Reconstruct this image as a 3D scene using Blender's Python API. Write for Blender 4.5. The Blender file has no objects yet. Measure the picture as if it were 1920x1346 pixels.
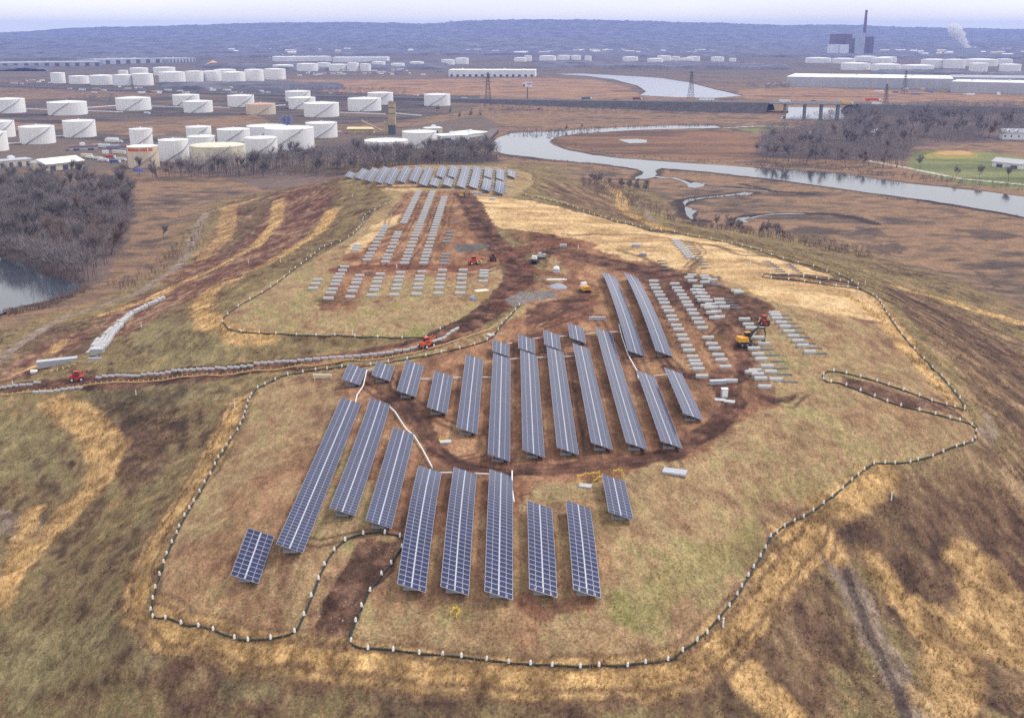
import bpy, math, random
import numpy as np
from mathutils import Vector, Matrix
random.seed(7); RNG = np.random.default_rng(7)
scene = bpy.context.scene
COL = scene.collection

# ---------------------------------------------------------------- camera
FPX, CX, CY = 2000.0, 960.0, 673.0
PITCH = math.atan(613.0 / FPX)
CAMZ = 105.0
cam_data = bpy.data.cameras.new('camera')
cam_data.sensor_width = 36.0
cam_data.lens = 36.0 * FPX / 1920.0
cam_data.clip_start = 1.0
cam_data.clip_end = 60000.0
cam = bpy.data.objects.new('camera', cam_data)
cam.location = (0, 0, CAMZ)
cam.rotation_euler = (math.pi / 2 - PITCH, 0, 0)
COL.objects.link(cam)
scene.camera = cam

# ---------------------------------------------------------------- sky, sun, exposure
SUN_EL, SUN_AZ = math.radians(52), math.radians(60)      # azimuth clockwise from +Y
world = bpy.data.worlds.new("World")
scene.world = world
world.use_nodes = True
wn, wl = world.node_tree.nodes, world.node_tree.links
for n in list(wn): wn.remove(n)
wo = wn.new('ShaderNodeOutputWorld'); bg = wn.new('ShaderNodeBackground')
sky = wn.new('ShaderNodeTexSky'); sky.sky_type = 'NISHITA'; sky.sun_disc = False
sky.sun_elevation = SUN_EL; sky.sun_rotation = SUN_AZ
sky.air_density = 1.2; sky.dust_density = 3.0
tc = wn.new('ShaderNodeTexCoord'); mp = wn.new('ShaderNodeMapping')
mp.inputs['Scale'].default_value = (1.2, 1.2, 7.0)
cn = wn.new('ShaderNodeTexNoise'); cn.inputs['Scale'].default_value = 2.2
cn.inputs['Detail'].default_value = 5.0
cr = wn.new('ShaderNodeValToRGB')
cr.color_ramp.elements[0].position = 0.3; cr.color_ramp.elements[0].color = (8.2, 8.1, 7.9, 1)
cr.color_ramp.elements[1].position = 0.7; cr.color_ramp.elements[1].color = (9.6, 9.4, 9.0, 1)
mx = wn.new('ShaderNodeMix'); mx.data_type = 'RGBA'; mx.inputs[0].default_value = 0.93
wl.new(tc.outputs['Generated'], mp.inputs['Vector']); wl.new(mp.outputs['Vector'], cn.inputs['Vector'])
wl.new(cn.outputs['Fac'], cr.inputs['Fac'])
wl.new(sky.outputs['Color'], mx.inputs[6]); wl.new(cr.outputs['Color'], mx.inputs[7])
wl.new(mx.outputs[2], bg.inputs['Color']); wl.new(bg.outputs['Background'], wo.inputs['Surface'])
bg.inputs['Strength'].default_value = 0.10
sl = bpy.data.lights.new('sun', 'SUN'); sl.energy = 1.9; sl.angle = math.radians(11)
sl.color = (1.0, 0.95, 0.88)
so = bpy.data.objects.new('sun', sl); COL.objects.link(so)
sd = Vector((math.sin(SUN_AZ) * math.cos(SUN_EL), math.cos(SUN_AZ) * math.cos(SUN_EL), math.sin(SUN_EL)))
so.rotation_euler = sd.to_track_quat('Z', 'Y').to_euler()
so.location = sd * 500
scene.view_settings.view_transform = 'Standard'
scene.view_settings.look = 'None'
scene.view_settings.exposure = 0.45
scene.view_settings.gamma = 1.0
scene.cycles.use_denoising = False
scene.cycles.max_bounces = 4
scene.cycles.diffuse_bounces = 2
scene.cycles.glossy_bounces = 2
scene.cycles.transmission_bounces = 2
scene.cycles.volume_bounces = 1
scene.cycles.transparent_max_bounces = 6

# ---------------------------------------------------------------- projection helpers (photo pixel -> point on the modelled ground)
CP, SP = math.cos(PITCH), math.sin(PITCH)
def ray(u, v):
    a = (u - CX) / FPX; b = -(v - CY) / FPX
    return np.array([a, CP + b * SP, -SP + b * CP])
def flat(u, v, z=0.0):
    d = ray(u, v); t = (z - CAMZ) / d[2]
    return np.array([d[0] * t, d[1] * t, z])
def proj(x, y, z):
    dz = z - CAMZ
    dep = y * CP - dz * SP; up = y * SP + dz * CP
    return CX + FPX * x / dep, CY - FPX * up / dep

# control points (u, v, ground height)
CPTS = """960 1115 26.5;780 1105 26.5;1095 1110 26.5;460 1090 25.5;940 890 28.5;600 900 28;650 760 29;940 860 29.5;1180 840 30
1290 780 30.5;930 660 31;1100 640 31;1190 665 31;1150 515 32;1235 665 31;1250 530 34;1330 640 33;1420 720 32;640 555 32;860 555 33
700 490 33.5;860 500 34;940 490 34;1000 560 33;1000 450 34;790 360 32;860 350 31.5;690 338 31;900 313 30;950 357 31;970 318 29
655 328 29;290 1160 22.5;560 1200 23.5;660 1210 24;960 1250 24;1200 1250 23.5;1380 1120 24.5;1450 1000 25.5;1600 890 27
1820 815 27.5;1700 720 30;1550 710 31.5;1805 770 28;1700 630 31;1620 545 32;1450 485 34;1300 450 34.5;1200 430 33;1050 385 32
1300 1000 27;1500 850 29;460 760 26;400 900 24;330 1040 23;420 600 28;430 570 28;560 500 31;680 400 31;645 350 28
860 622 32;600 682 27.5;300 702 19;190 709 16;0 738 12.5;385 585 24;440 522 25;600 425 25;620 340 25;520 400 13;425 450 7
400 500 10;240 610 14;300 560 12;180 670 14.5;100 690 11.5;390 400 2.5;340 500 3;250 560 4;100 610 4.5;0 680 5;0 585 0.4;150 545 0.4;100 565 0.4;200 530 0.6
100 760 14;0 770 11;200 850 13.5;0 850 7;300 900 19;150 1000 9;0 1000 4;0 1150 4;200 1200 14;0 1346 4;250 1346 13;600 1346 16.5;960 1346 17
1250 1346 16.5;1500 1346 11.5;1700 1346 6.5;1920 1346 6;1550 1080 17.5;1700 1150 10;1900 1100 9;1900 900 12.5;1750 900 21;1870 800 23
1910 700 14;1920 620 3;1800 640 19;1720 560 15;1640 495 4;1500 430 0.6;1700 480 0.6;1920 560 0.6;1380 450 24;1350 432 8
1100 370 14;1180 378 6;1250 418 5;1130 345 1.5;1040 330 12;1000 308 3;1200 350 0.5;1300 420 1.5;560 350 8;600 320 2;500 360 2;700 308 3;850 295 1
520 345 1;450 345 0.5;300 400 0.3;250 450 0.3"""
cp = np.array([[float(a) for a in s.split()] for s in CPTS.replace('\n', ';').split(';')])
cxyz = np.array([flat(u, v, z) for u, v, z in cp])
ring = [(-430, 60, 0), (430, 60, 0), (0, 40, 3), (-430, 400, 0), (-450, 800, 0), (-200, 900, 0), (0, 950, 0), (200, 900, 0),
        (450, 800, 0), (480, 560, 0), (430, 250, 0), (-430, 200, 0), (-300, 120, 0), (300, 120, 1), (100, 760, 0), (-100, 800, 0), (320, 620, 0),
        (-330, 640, 0), (-200, 60, 1), (200, 60, 2)]
cxyz = np.vstack([cxyz, np.array(ring, float)])
def _U(r2): return np.where(r2 > 1e-9, r2 * np.log(np.maximum(r2, 1e-9)), 0.0) * 0.5
_N = len(cxyz); _K = _U(((cxyz[:, None, :2] - cxyz[None, :, :2]) / 100.0) ** 2 @ np.ones(2)) if False else _U((((cxyz[:, None, :2] - cxyz[None, :, :2]) / 100.0) ** 2).sum(-1))
_A = np.zeros((_N + 3, _N + 3)); _A[:_N, :_N] = _K + np.eye(_N) * 0.02
_A[:_N, _N] = 1; _A[:_N, _N + 1:] = cxyz[:, :2] / 100; _A[_N, :_N] = 1; _A[_N + 1:, :_N] = (cxyz[:, :2] / 100).T
_TW = np.linalg.solve(_A, np.concatenate([cxyz[:, 2], np.zeros(3)]))
def sstep(a, b, x):
    t = np.clip((x - a) / (b - a), 0, 1); return t * t * (3 - 2 * t)
def terrain(x, y):
    x = np.asarray(x, float); y = np.asarray(y, float); sh = x.shape
    xf = x.ravel(); yf = y.ravel(); out = np.zeros(xf.size)
    idx = np.nonzero((abs(xf) < 470) & (yf > -50) & (yf < 960))[0]
    for i in range(0, idx.size, 40000):
        k = idx[i:i + 40000]
        r2 = ((xf[k, None] - cxyz[None, :, 0]) ** 2 + (yf[k, None] - cxyz[None, :, 1]) ** 2) / 1e4
        z = _U(r2) @ _TW[:_N] + _TW[_N] + xf[k] / 100 * _TW[_N + 1] + yf[k] / 100 * _TW[_N + 2]
        fade = sstep(470, 400, abs(xf[k])) * sstep(960, 860, yf[k])
        z = np.where(z > 0, z, 0) * fade
        out[k] = z * sstep(0.0, 1.5, z)
    return out.reshape(sh)
def on_ground(u, v, up=0.0):
    """point where the sight line of a photo pixel meets the ground raised by `up`"""
    d = ray(u, v)
    t = np.geomspace(100, 16000, 500)
    x, y, z = d[0] * t, d[1] * t, CAMZ + d[2] * t
    f = z - terrain(x, y) - up
    s = np.nonzero(f < 0)[0]
    if not len(s): return flat(u, v, up)
    i = s[0]; lo, hi = t[max(i - 1, 0)], t[i]
    for _ in range(2):
        tt = np.linspace(lo, hi, 24)
        f = CAMZ + d[2] * tt - terrain(d[0] * tt, d[1] * tt) - up
        j = np.nonzero(f < 0)[0]; j = j[0] if len(j) else 23
        lo, hi = tt[max(j - 1, 0)], tt[j]
    tt = 0.5 * (lo + hi)
    return np.array([d[0] * tt, d[1] * tt, CAMZ + d[2] * tt])
def gz(x, y): return float(terrain(np.array([x]), np.array([y]))[0])

# ---------------------------------------------------------------- numpy noise
def vnoise(x, y, seed=0):
    xi = np.floor(x).astype(np.int64); yi = np.floor(y).astype(np.int64)
    xf = x - xi; yf = y - yi
    def h(a, b):
        n = (a * 374761393 + b * 668265263 + seed * 1274126177) & 0xFFFFFFFF
        n = ((n ^ (n >> 13)) * 1274126177) & 0xFFFFFFFF
        return ((n ^ (n >> 16)) & 0xFFFF) / 65535.0
    u = xf * xf * (3 - 2 * xf); v = yf * yf * (3 - 2 * yf)
    return (h(xi, yi) * (1 - u) + h(xi + 1, yi) * u) * (1 - v) + (h(xi, yi + 1) * (1 - u) + h(xi + 1, yi + 1) * u) * v
def fbm(x, y, s, oct=4, seed=0):
    a = 0.0; t = 0.0; w = 1.0; x = x / s; y = y / s
    for o in range(oct):
        a = a + w * vnoise(x + 17.3 * o, y - 9.1 * o, seed + o * 31); t += w; w *= 0.55; x = x * 2.03; y = y * 2.03
    return a / t

# ---------------------------------------------------------------- materials
def lin(r, g, b):
    f = lambda c: ((c / 255 + 0.055) / 1.055) ** 2.4 if c > 10 else c / 255 / 12.92
    return (f(r), f(g), f(b), 1.0)
MATS = {}
def mat(name, col, rough=0.7, metal=0.0, var=0.12, scale=1.5, bump=0.0, spec=0.5, second=None, streak=False):
    """principled material whose colour wanders a little with object-space noise"""
    if name in MATS: return MATS[name]
    m = bpy.data.materials.new(name); m.use_nodes = True
    nt = m.node_tree; b = nt.nodes['Principled BSDF']
    b.inputs['Roughness'].default_value = rough; b.inputs['Metallic'].default_value = metal
    b.inputs['Specular IOR Level'].default_value = spec
    t = nt.nodes.new('ShaderNodeTexCoord'); n = nt.nodes.new('ShaderNodeTexNoise')
    n.inputs['Scale'].default_value = scale; n.inputs['Detail'].default_value = 4
    if streak:
        q = nt.nodes.new('ShaderNodeMapping'); q.inputs['Scale'].default_value = (3, 3, .12); nt.links.new(t.outputs['Object'], q.inputs['Vector']); nt.links.new(q.outputs['Vector'], n.inputs['Vector'])
    else: nt.links.new(t.outputs['Object'], n.inputs['Vector'])
    r = nt.nodes.new('ShaderNodeValToRGB')
    c2 = second or tuple(c * (1 + var) for c in col[:3]) + (1,)
    c1 = tuple(c * (1 - var) for c in col[:3]) + (1,)
    r.color_ramp.elements[0].position = 0.35; r.color_ramp.elements[0].color = c1
    r.color_ramp.elements[1].position = 0.7; r.color_ramp.elements[1].color = tuple(min(1, c) for c in c2)
    nt.links.new(n.outputs['Fac'], r.inputs['Fac']); nt.links.new(r.outputs['Color'], b.inputs['Base Color'])
    if bump:
        bp = nt.nodes.new('ShaderNodeBump'); bp.inputs['Strength'].default_value = bump
        nt.links.new(n.outputs['Fac'], bp.inputs['Height']); nt.links.new(bp.outputs['Normal'], b.inputs['Normal'])
    MATS[name] = m; return m

# ---------------------------------------------------------------- mesh collector
class MB:
    def __init__(s): s.v = []; s.f = []; s.m = []
    def add(s, vs, fs, mi=0):
        o = len(s.v); s.v += [tuple(map(float, p)) for p in vs]; s.f += [tuple(i + o for i in f) for f in fs]; s.m += [mi] * len(fs)
        return s
    def box(s, c, d, mi=0, rz=0.0, taper=1.0, M=None):
        x, y, z = d[0] / 2, d[1] / 2, d[2] / 2; t = taper
        p = [(-x, -y, -z), (x, -y, -z), (x, y, -z), (-x, y, -z), (-x * t, -y * t, z), (x * t, -y * t, z), (x * t, y * t, z), (-x * t, y * t, z)]
        ca, sa = math.cos(rz), math.sin(rz)
        p = [(c[0] + a * ca - b * sa, c[1] + a * sa + b * ca, c[2] + k) for a, b, k in p]
        if M is not None: p = [tuple(M @ Vector(q)) for q in p]
        return s.add(p, [(0, 3, 2, 1), (4, 5, 6, 7), (0, 1, 5, 4), (1, 2, 6, 5), (2, 3, 7, 6), (3, 0, 4, 7)], mi)
    def cyl(s, a, b, r0, r1=None, n=10, mi=0, caps=True):
        r1 = r0 if r1 is None else r1
        a = Vector(a); b = Vector(b); d = (b - a)
        q = d.to_track_quat('Z', 'Y') if d.length > 1e-6 else Vector((0, 0, 1)).to_track_quat('Z', 'Y')
        vs = []
        for c, r in ((a, r0), (b, r1)):
            for i in range(n):
                t = 2 * math.pi * i / n; vs.append(tuple(c + q @ Vector((r * math.cos(t), r * math.sin(t), 0))))
        fs = [(i, (i + 1) % n, n + (i + 1) % n, n + i) for i in range(n)]
        if caps: fs += [tuple(range(n - 1, -1, -1)), tuple(range(n, 2 * n))]
        return s.add(vs, fs, mi)
    def tube(s, pts, r, n=6, mi=0):
        pts = [Vector(p) for p in pts]; vs = []; N = len(pts)
        for i, p in enumerate(pts):
            d = (pts[min(i + 1, N - 1)] - pts[max(i - 1, 0)]).normalized()
            sx = d.cross(Vector((0, 0, 1))).normalized(); up = sx.cross(d)
            rr = r[i] if hasattr(r, '__len__') else r
            for k in range(n):
                t = 2 * math.pi * k / n; vs.append(tuple(p + sx * rr * math.cos(t) + up * rr * math.sin(t)))
        fs = [(i * n + k, i * n + (k + 1) % n, (i + 1) * n + (k + 1) % n, (i + 1) * n + k) for i in range(N - 1) for k in range(n)]
        fs += [tuple(range(n - 1, -1, -1)), tuple(range((N - 1) * n, N * n))]
        return s.add(vs, fs, mi)
    def lathe(s, prof, n=32, mi=0, c=(0, 0, 0)):
        vs = [(c[0] + r * math.cos(2 * math.pi * i / n), c[1] + r * math.sin(2 * math.pi * i / n), c[2] + z) for r, z in prof for i in range(n)]
        fs = [(j * n + i, j * n + (i + 1) % n, (j + 1) * n + (i + 1) % n, (j + 1) * n + i) for j in range(len(prof) - 1) for i in range(n)]
        return s.add(vs, fs, mi)
    def prism(s, pts, z0, z1, mi=0):
        n = len(pts)
        ar = sum(pts[i][0] * pts[(i + 1) % n][1] - pts[(i + 1) % n][0] * pts[i][1] for i in range(n))
        if ar < 0: pts = pts[::-1]
        vs = [(p[0], p[1], z0) for p in pts] + [(p[0], p[1], z1) for p in pts]
        return s.add(vs, [tuple(range(n - 1, -1, -1)), tuple(range(n, 2 * n))] + [(i, (i + 1) % n, n + (i + 1) % n, n + i) for i in range(n)], mi)
    def mesh(s, name, mats, smooth=False):
        me = bpy.data.meshes.new(name); me.from_pydata(s.v, [], s.f)
        for m in (mats if isinstance(mats, (list, tuple)) else [mats]): me.materials.append(m)
        if any(s.m): me.polygons.foreach_set('material_index', s.m)
        if smooth: me.polygons.foreach_set('use_smooth', [True] * len(s.f))
        me.update(); return me
    def build(s, name, mats, parent=None, loc=None, rz=0.0, smooth=False):
        return place(name, s.mesh(name, mats, smooth), parent, loc, rz)
def place(name, me, parent=None, loc=None, rz=0.0):
    o = bpy.data.objects.new(name, me); COL.objects.link(o)
    if parent is not None: o.parent = parent
    if loc is not None: o.location = [float(c) for c in loc]
    if rz: o.rotation_euler[2] = rz
    return o
def tag(o, label=None, cat=None, group=None, kind=None):
    if label: o['label'] = label
    if cat: o['category'] = cat
    if group: o['group'] = group
    if kind: o['kind'] = kind
    return o
def thing(name, label, cat, loc=(0, 0, 0), rz=0.0, group=None):
    o = bpy.data.objects.new(name, None); COL.objects.link(o); o.empty_display_size = 0.5
    o.location = [float(c) for c in loc]; o.rotation_euler[2] = rz
    return tag(o, label, cat, group)
ORD = ['first', 'second', 'third', 'fourth', 'fifth', 'sixth', 'seventh', 'eighth', 'ninth', 'tenth', 'eleventh', 'twelfth', 'thirteenth',
       'fourteenth', 'fifteenth', 'sixteenth', 'seventeenth', 'eighteenth', 'nineteenth', 'twentieth']
def ordw(i):
    if i < 20: return ORD[i]
    tens = ['twent', 'thirt', 'fort', 'fift', 'sixt', 'sevent', 'eight', 'ninet'][(i + 1) // 10 - 2] if i < 99 else 'hundred'
    return (tens + 'ieth') if (i + 1) % 10 == 0 else tens + 'y-' + ORD[(i + 1) % 10 - 1]
def fastmesh(name, V, F, mats, attr=None, smooth=False):
    """V (n,3), F (m,k) arrays; attr: point colour array (n,3) stored as 'tint'"""
    me = bpy.data.meshes.new(name); V = np.asarray(V, np.float32); F = np.asarray(F, np.int32)
    me.vertices.add(len(V)); me.vertices.foreach_set('co', V.ravel())
    k = F.shape[1]; me.loops.add(F.size); me.loops.foreach_set('vertex_index', F.ravel())
    me.polygons.add(len(F)); me.polygons.foreach_set('loop_start', np.arange(0, F.size, k, dtype=np.int32))
    me.polygons.foreach_set('loop_total', np.full(len(F), k, np.int32))
    if smooth: me.polygons.foreach_set('use_smooth', np.ones(len(F), bool))
    me.update(calc_edges=True)
    for m in (mats if isinstance(mats, (list, tuple)) else [mats]): me.materials.append(m)
    if attr is not None:
        a = me.color_attributes.new('tint', 'FLOAT_COLOR', 'POINT')
        c = np.ones((len(V), 4), np.float32); c[:, :3] = attr; a.data.foreach_set('color', c.ravel())
    return me
# ---------------------------------------------------------------- the ground: one fan-graded sheet from the camera's foot to the horizon
def P(s): return [tuple(float(c) for c in a.split(',')) for a in s.split()]
def W(s): return np.array([on_ground(u, v)[:2] for u, v in (P(s) if isinstance(s, str) else s)])
ys = [84.0]
while ys[-1] < 26000: ys.append(ys[-1] + max(.4, ys[-1] * .0042 - .2))
ys = np.array(ys)
ts = np.concatenate([np.linspace(-1.5, -.64, 12), np.linspace(-0.62, 0.62, 850), np.linspace(.64, 1.5, 12)])
GX = ts[None, :] * (ys[:, None] + 90.0); GY = np.repeat(ys[:, None], len(ts), 1)
X = GX.ravel(); Y = GY.ravel()
Z0 = terrain(X, Y)
near = Y < 1300
wx = np.zeros_like(X); wy = np.zeros_like(X)
wx = (fbm(X, Y, 9, 3, 3) - 0.5) * 5; wy = (fbm(X, Y, 9, 3, 8) - 0.5) * 5
Xw = X + wx; Yw = Y + wy
Xl = X + wx * .4; Yl = Y + wy * .4
def dist_line(s, width_pad=40):
    """distance (m) from every ground vertex to a polyline; far ones get a large number"""
    p = W(s); out = np.full(X.size, 1e3)
    lo = p.min(0) - width_pad; hi = p.max(0) + width_pad
    k = np.nonzero((X > lo[0]) & (X < hi[0]) & (Y > lo[1]) & (Y < hi[1]))[0]
    if not k.size: return out
    d = np.full(k.size, 1e3)
    for a, b in zip(p[:-1], p[1:]):
        ab = b - a; L = max(float(ab @ ab), 1e-6)
        t = np.clip(((Xl[k] - a[0]) * ab[0] + (Yl[k] - a[1]) * ab[1]) / L, 0, 1)
        d = np.minimum(d, np.hypot(Xl[k] - a[0] - t * ab[0], Yl[k] - a[1] - t * ab[1]))
    out[k] = d; return out
CRN = (fbm(X, Y, 1.6, 3, 301) - .5) * 1.1 + (fbm(X, Y, 5, 2, 302) - .5) * .5
def crisp(m): return np.where((m > 0) & (m < 1), sstep(.32, .68, m + CRN * np.minimum(1, 4 * m * (1 - m) + .25)), m)
def line(s, w, soft=1.0, pad=None): return crisp(sstep(w / 2 + soft, w / 2 - soft * 0.3, dist_line(s, w + soft + 12)))
def poly(s, soft=1.5, ww=1.0):
    """soft inside-mask of a polygon"""
    p = W(s); xs = X + wx * ww; yy = Y + wy * ww
    lo = p.min(0) - 15 - soft; hi = p.max(0) + 15 + soft
    k = np.nonzero((X > lo[0]) & (X < hi[0]) & (Y > lo[1]) & (Y < hi[1]))[0]
    ins = np.zeros(k.size, bool); d = np.full(k.size, 1e3)
    for a, b in zip(p, np.roll(p, -1, 0)):
        c = ((a[1] > yy[k]) != (b[1] > yy[k])) & (xs[k] < (b[0] - a[0]) * (yy[k] - a[1]) / (b[1] - a[1] + 1e-12) + a[0])
        ins ^= c
        ab = b - a; L = max(float(ab @ ab), 1e-6)
        t = np.clip(((xs[k] - a[0]) * ab[0] + (yy[k] - a[1]) * ab[1]) / L, 0, 1)
        d = np.minimum(d, np.hypot(xs[k] - a[0] - t * ab[0], yy[k] - a[1] - t * ab[1]))
    out = np.zeros(X.size); out[k] = sstep(-soft, soft, np.where(ins, d, -d)); return crisp(out) if soft > .6 else out
def c3(r, g, b): return np.array(lin(r, g, b)[:3])
COLR = np.zeros((X.size, 3)); 
def paint(m, c, amt=1.0):
    m = (np.clip(m, 0, 1) * amt)[:, None]
    COLR[:] = COLR * (1 - m) + (c if getattr(c, 'ndim', 1) == 2 else np.asarray(c)[None, :]) * m
def mixc(n, *stops):
    """piecewise colour from noise n in 0..1; stops (pos, colour)"""
    pos = [s[0] for s in stops]; out = np.empty((n.size, 3))
    for i in range(3): out[:, i] = np.interp(n, pos, [s[1][i] for s in stops])
    return out
LAWN = "470,745 495,722 560,702 650,690 760,667 900,627 975,575 1040,470 1180,428 1300,446 1450,485 1620,545 1700,640 1810,770 1832,805 1820,835 1640,872 1600,900 1500,982 1447,1003 1430,1060 1390,1110 1350,1165 1290,1215 1200,1248 1000,1248 830,1232 660,1205 600,1202 500,1198 420,1190 290,1158 300,1080 330,1000 400,890 440,830"
LAWNB = "420,600 470,550 560,502 640,455 690,410 740,372 700,345 690,330 980,320 1000,345 900,440 960,540 880,600 800,634 560,628 450,622"
REEDS = [("455,745 430,800 395,870 350,930 300,1010 268,1080 262,1140 330,1188 450,1214 600,1234 800,1256 1000,1272 1200,1276 1300,1256 1380,1190 1440,1110 1490,1045 1540,985", 5.5),
         ("105,752 170,800 205,850 180,910 130,965 60,1030 0,1095", 10), ("500,636 440,630 390,605 376,570 405,538 440,525", 8.0),
         ("522,375 516,420 480,462 400,505 330,535 270,565 200,590", 9), ("480,374 428,388 424,440 385,482", 12), ("622,395 602,430 545,468 480,505", 8.0),
         ("1120,340 1165,372 1185,405 1245,430", 8), ("1690,540 1800,572 1940,612", 11), ("1545,960 1600,925 1660,885", 7.0), ("1480,1010 1530,1000 1560,1030", 6.0),
         ("1840,1080 1880,1130 1870,1200", 18), ("1780,1180 1790,1260 1760,1320", 12), ("1420,1290 1480,1346", 8.0), ("1640,1060 1700,1130 1740,1200", 5.0), ("60,960 20,1080 0,1140", 5.0),
         ("1500,520 1560,540 1630,580 1700,660", 3.0), ("120,640 60,690 30,700", 3.0), ("1640,560 1680,610 1730,690 1800,770", 3.5)]
# --- wide plain
n1 = fbm(X, Y, 60, 5, 11); n2 = fbm(X * 0.35, Y, 25, 5, 5); n3 = fbm(X, Y, 420, 4, 21)
n4 = fbm(X * .6, Y, 6, 4, 15)
COLR[:] = mixc(np.clip((n2 * 0.42 + n1 * 0.25 + n4 * .33 - .5) * 1.25 + .5, 0, 1), (0.3, c3(76, 66, 62)), (0.42, c3(106, 88, 76)), (0.52, c3(136, 108, 86)), (0.6, c3(122, 98, 80)), (0.7, c3(94, 80, 72)))
farg = mixc(n3 * 0.5 + n1 * 0.5, (0.3, c3(70, 66, 70)), (0.5, c3(104, 92, 86)), (0.7, c3(82, 74, 72)))
paint(sstep(1500, 3200, Y), farg)
# tank farm ground and streets
tank = mixc(n1 * 0.4 + n2 * 0.6, (0.35, c3(62, 58, 64)), (0.52, c3(88, 80, 78)), (0.68, c3(112, 92, 74)))
paint(poly("-80,250 -80,320 250,320 480,300 640,290 760,285 860,280 940,235 900,215 700,250 560,245 480,232 240,262", 6), c3(98, 88, 82), 0.85)
for s in ("-60,225 90,232 300,228 480,215 520,236 700,232 860,212 900,200 860,183 500,180 300,180 120,185 -60,190",
          "-60,250 160,262 240,270 240,325 700,290 900,270 920,255 860,250 620,262 560,240 400,262 240,255 150,240"): paint(poly(s, 5), tank, 0.9)
paint(poly("-60,162 480,182 900,190 900,178 480,168 -60,152", 4), c3(76, 70, 74), 0.8)
meadow = mixc(n2, (0.35, c3(108, 84, 74)), (0.5, c3(156, 122, 96)), (0.65, c3(128, 102, 84)))
paint(poly("560,170 760,178 900,180 1100,186 1205,180 1180,165 1120,150 1000,146 760,150 540,150 470,160", 8), meadow)
paint(poly("1400,186 1640,192 1960,190 1960,176 1700,172 1480,162 1380,170", 8), meadow, 0.9)
for s in ("918,281 926,264 960,250 1040,247 1150,240 1260,236 1340,236", "1340,241 1230,243 1130,248 1050,256 1034,262 1060,281 1150,296 1300,307 1430,316 1560,324 1700,344 1850,360 1990,378",
          "940,288 1040,300 1170,313 1207,320 1190,334", "1228,333 1240,317 1340,325 1500,343 1633,362 1800,385 1990,420", "1040,139 1180,143 1290,155 1392,180", "1100,143 1195,161 1212,172 1200,179", "-60,478 62,500 72,514 152,534 150,541 84,566 14,582 -30,604"):
    d = dist_line(s, 16); paint(sstep(7, 1, d + (n1 - .5) * 6), c3(60, 52, 50), .85)
# park, pitch and field on the right bank
g = mixc(n2, (0.35, c3(90, 98, 64)), (0.65, c3(118, 120, 82)))
paint(poly("1700,300 1720,284 1850,285 1960,300 1960,360 1800,345 1705,318", 3), g)
paint(poly("1730,292 1760,283 1800,282 1840,288 1830,296 1780,299 1740,297", 1.5, 0.3), c3(140, 128, 74))
paint(poly("1750,288 1780,283 1820,284 1822,290 1780,291", 1.0, 0.3), c3(176, 138, 98))
paint(poly("1380,243 1450,236 1480,240 1420,250", 2), g, 0.8)
paint(line("1430,288 1500,286 1560,288 1620,300 1700,315 1800,335 1930,347", 4.5, .8), c3(178, 170, 164))
paint(line("1360,240 1420,237 1560,240", 5, .8), c3(176, 172, 170))
# dark creek edges in the marsh
mudc = c3(48, 42, 44)
for s, w in (("1190,318 1216,314 1262,318", 4), ("1225,333 1260,334 1305,343 1330,350 1400,353 1440,358 1520,364", 4), ("1414,362 1370,366 1320,370 1290,375 1268,384 1290,396 1280,408 1320,415", 7),
             ("1378,412 1410,404 1450,402 1500,400 1560,402 1610,410 1640,420", 5), ("1020,272 1070,286 1150,298 1300,310 1400,322", 4), ("930,290 1040,303 1150,312 1190,318", 3),
             ("1060,338 1120,335 1200,337", 3), ("1450,330 1600,355 1760,382 1920,408", 3), ("1390,345 1440,356", 3)):
    paint(line(s, w * 1.5, 1.4), mudc, 0.9)
for s in ("1440,440 1500,425 1560,428 1545,450 1480,458", "1600,425 1660,430 1650,440 1600,440", "1620,460 1680,452 1700,470 1640,480", "1830,505 1880,530 1870,545 1840,530", "1780,430 1860,432 1920,445 1850,450"):
    paint(poly(s, 6, 2), c3(74, 64, 62), 0.75)
paint(poly("1040,250 1200,246 1360,244 1440,262 1440,300 1300,300 1100,285 1040,270", 4), mixc(n2, (0.35, c3(92, 72, 62)), (0.6, c3(126, 96, 76))))
litter = mixc(n1, (0.35, c3(70, 62, 66)), (0.65, c3(104, 90, 88)))
for s in ("-90,340 250,345 255,400 240,450 215,490 195,530 150,535 70,510 -90,476", "1415,296 1560,300 1700,302 1710,275 1990,262 1990,206 1640,206 1560,220 1425,256", "440,336 640,332 760,326 900,316 940,300 915,283 760,298 640,302 480,310 300,322"):
    paint(poly(s, 5), litter, .85)
# --- the mound: brush by default
hill = sstep(0.6, 3.5, Z0)
b1 = fbm(X + 0.35 * Y, Y * 0.55, 26, 5, 40); b2 = fbm(X + 0.5 * Y, Y * 0.5, 9, 4, 41); b3 = fbm(X + 0.3 * Y, Y * 0.7, 2.2, 4, 42)
bn = b1 * 0.30 + b2 * 0.28 + b3 * 0.42
bn = np.clip((bn - 0.5) * 1.6 + 0.5, 0, 1)
brush = mixc(bn, (0.12, c3(60, 50, 42)), (0.33, c3(90, 74, 58)), (0.48, c3(122, 104, 78)), (0.6, c3(120, 110, 78)), (0.74, c3(148, 124, 90)), (0.88, c3(160, 136, 102)))
paint(hill, brush * np.array([.93, .90, .90]))
maroon = mixc(b2 * 0.5 + b3 * 0.5, (0.3, c3(58, 46, 44)), (0.48, c3(88, 64, 56)), (0.58, c3(106, 80, 66)), (0.7, c3(146, 122, 98)))
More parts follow.
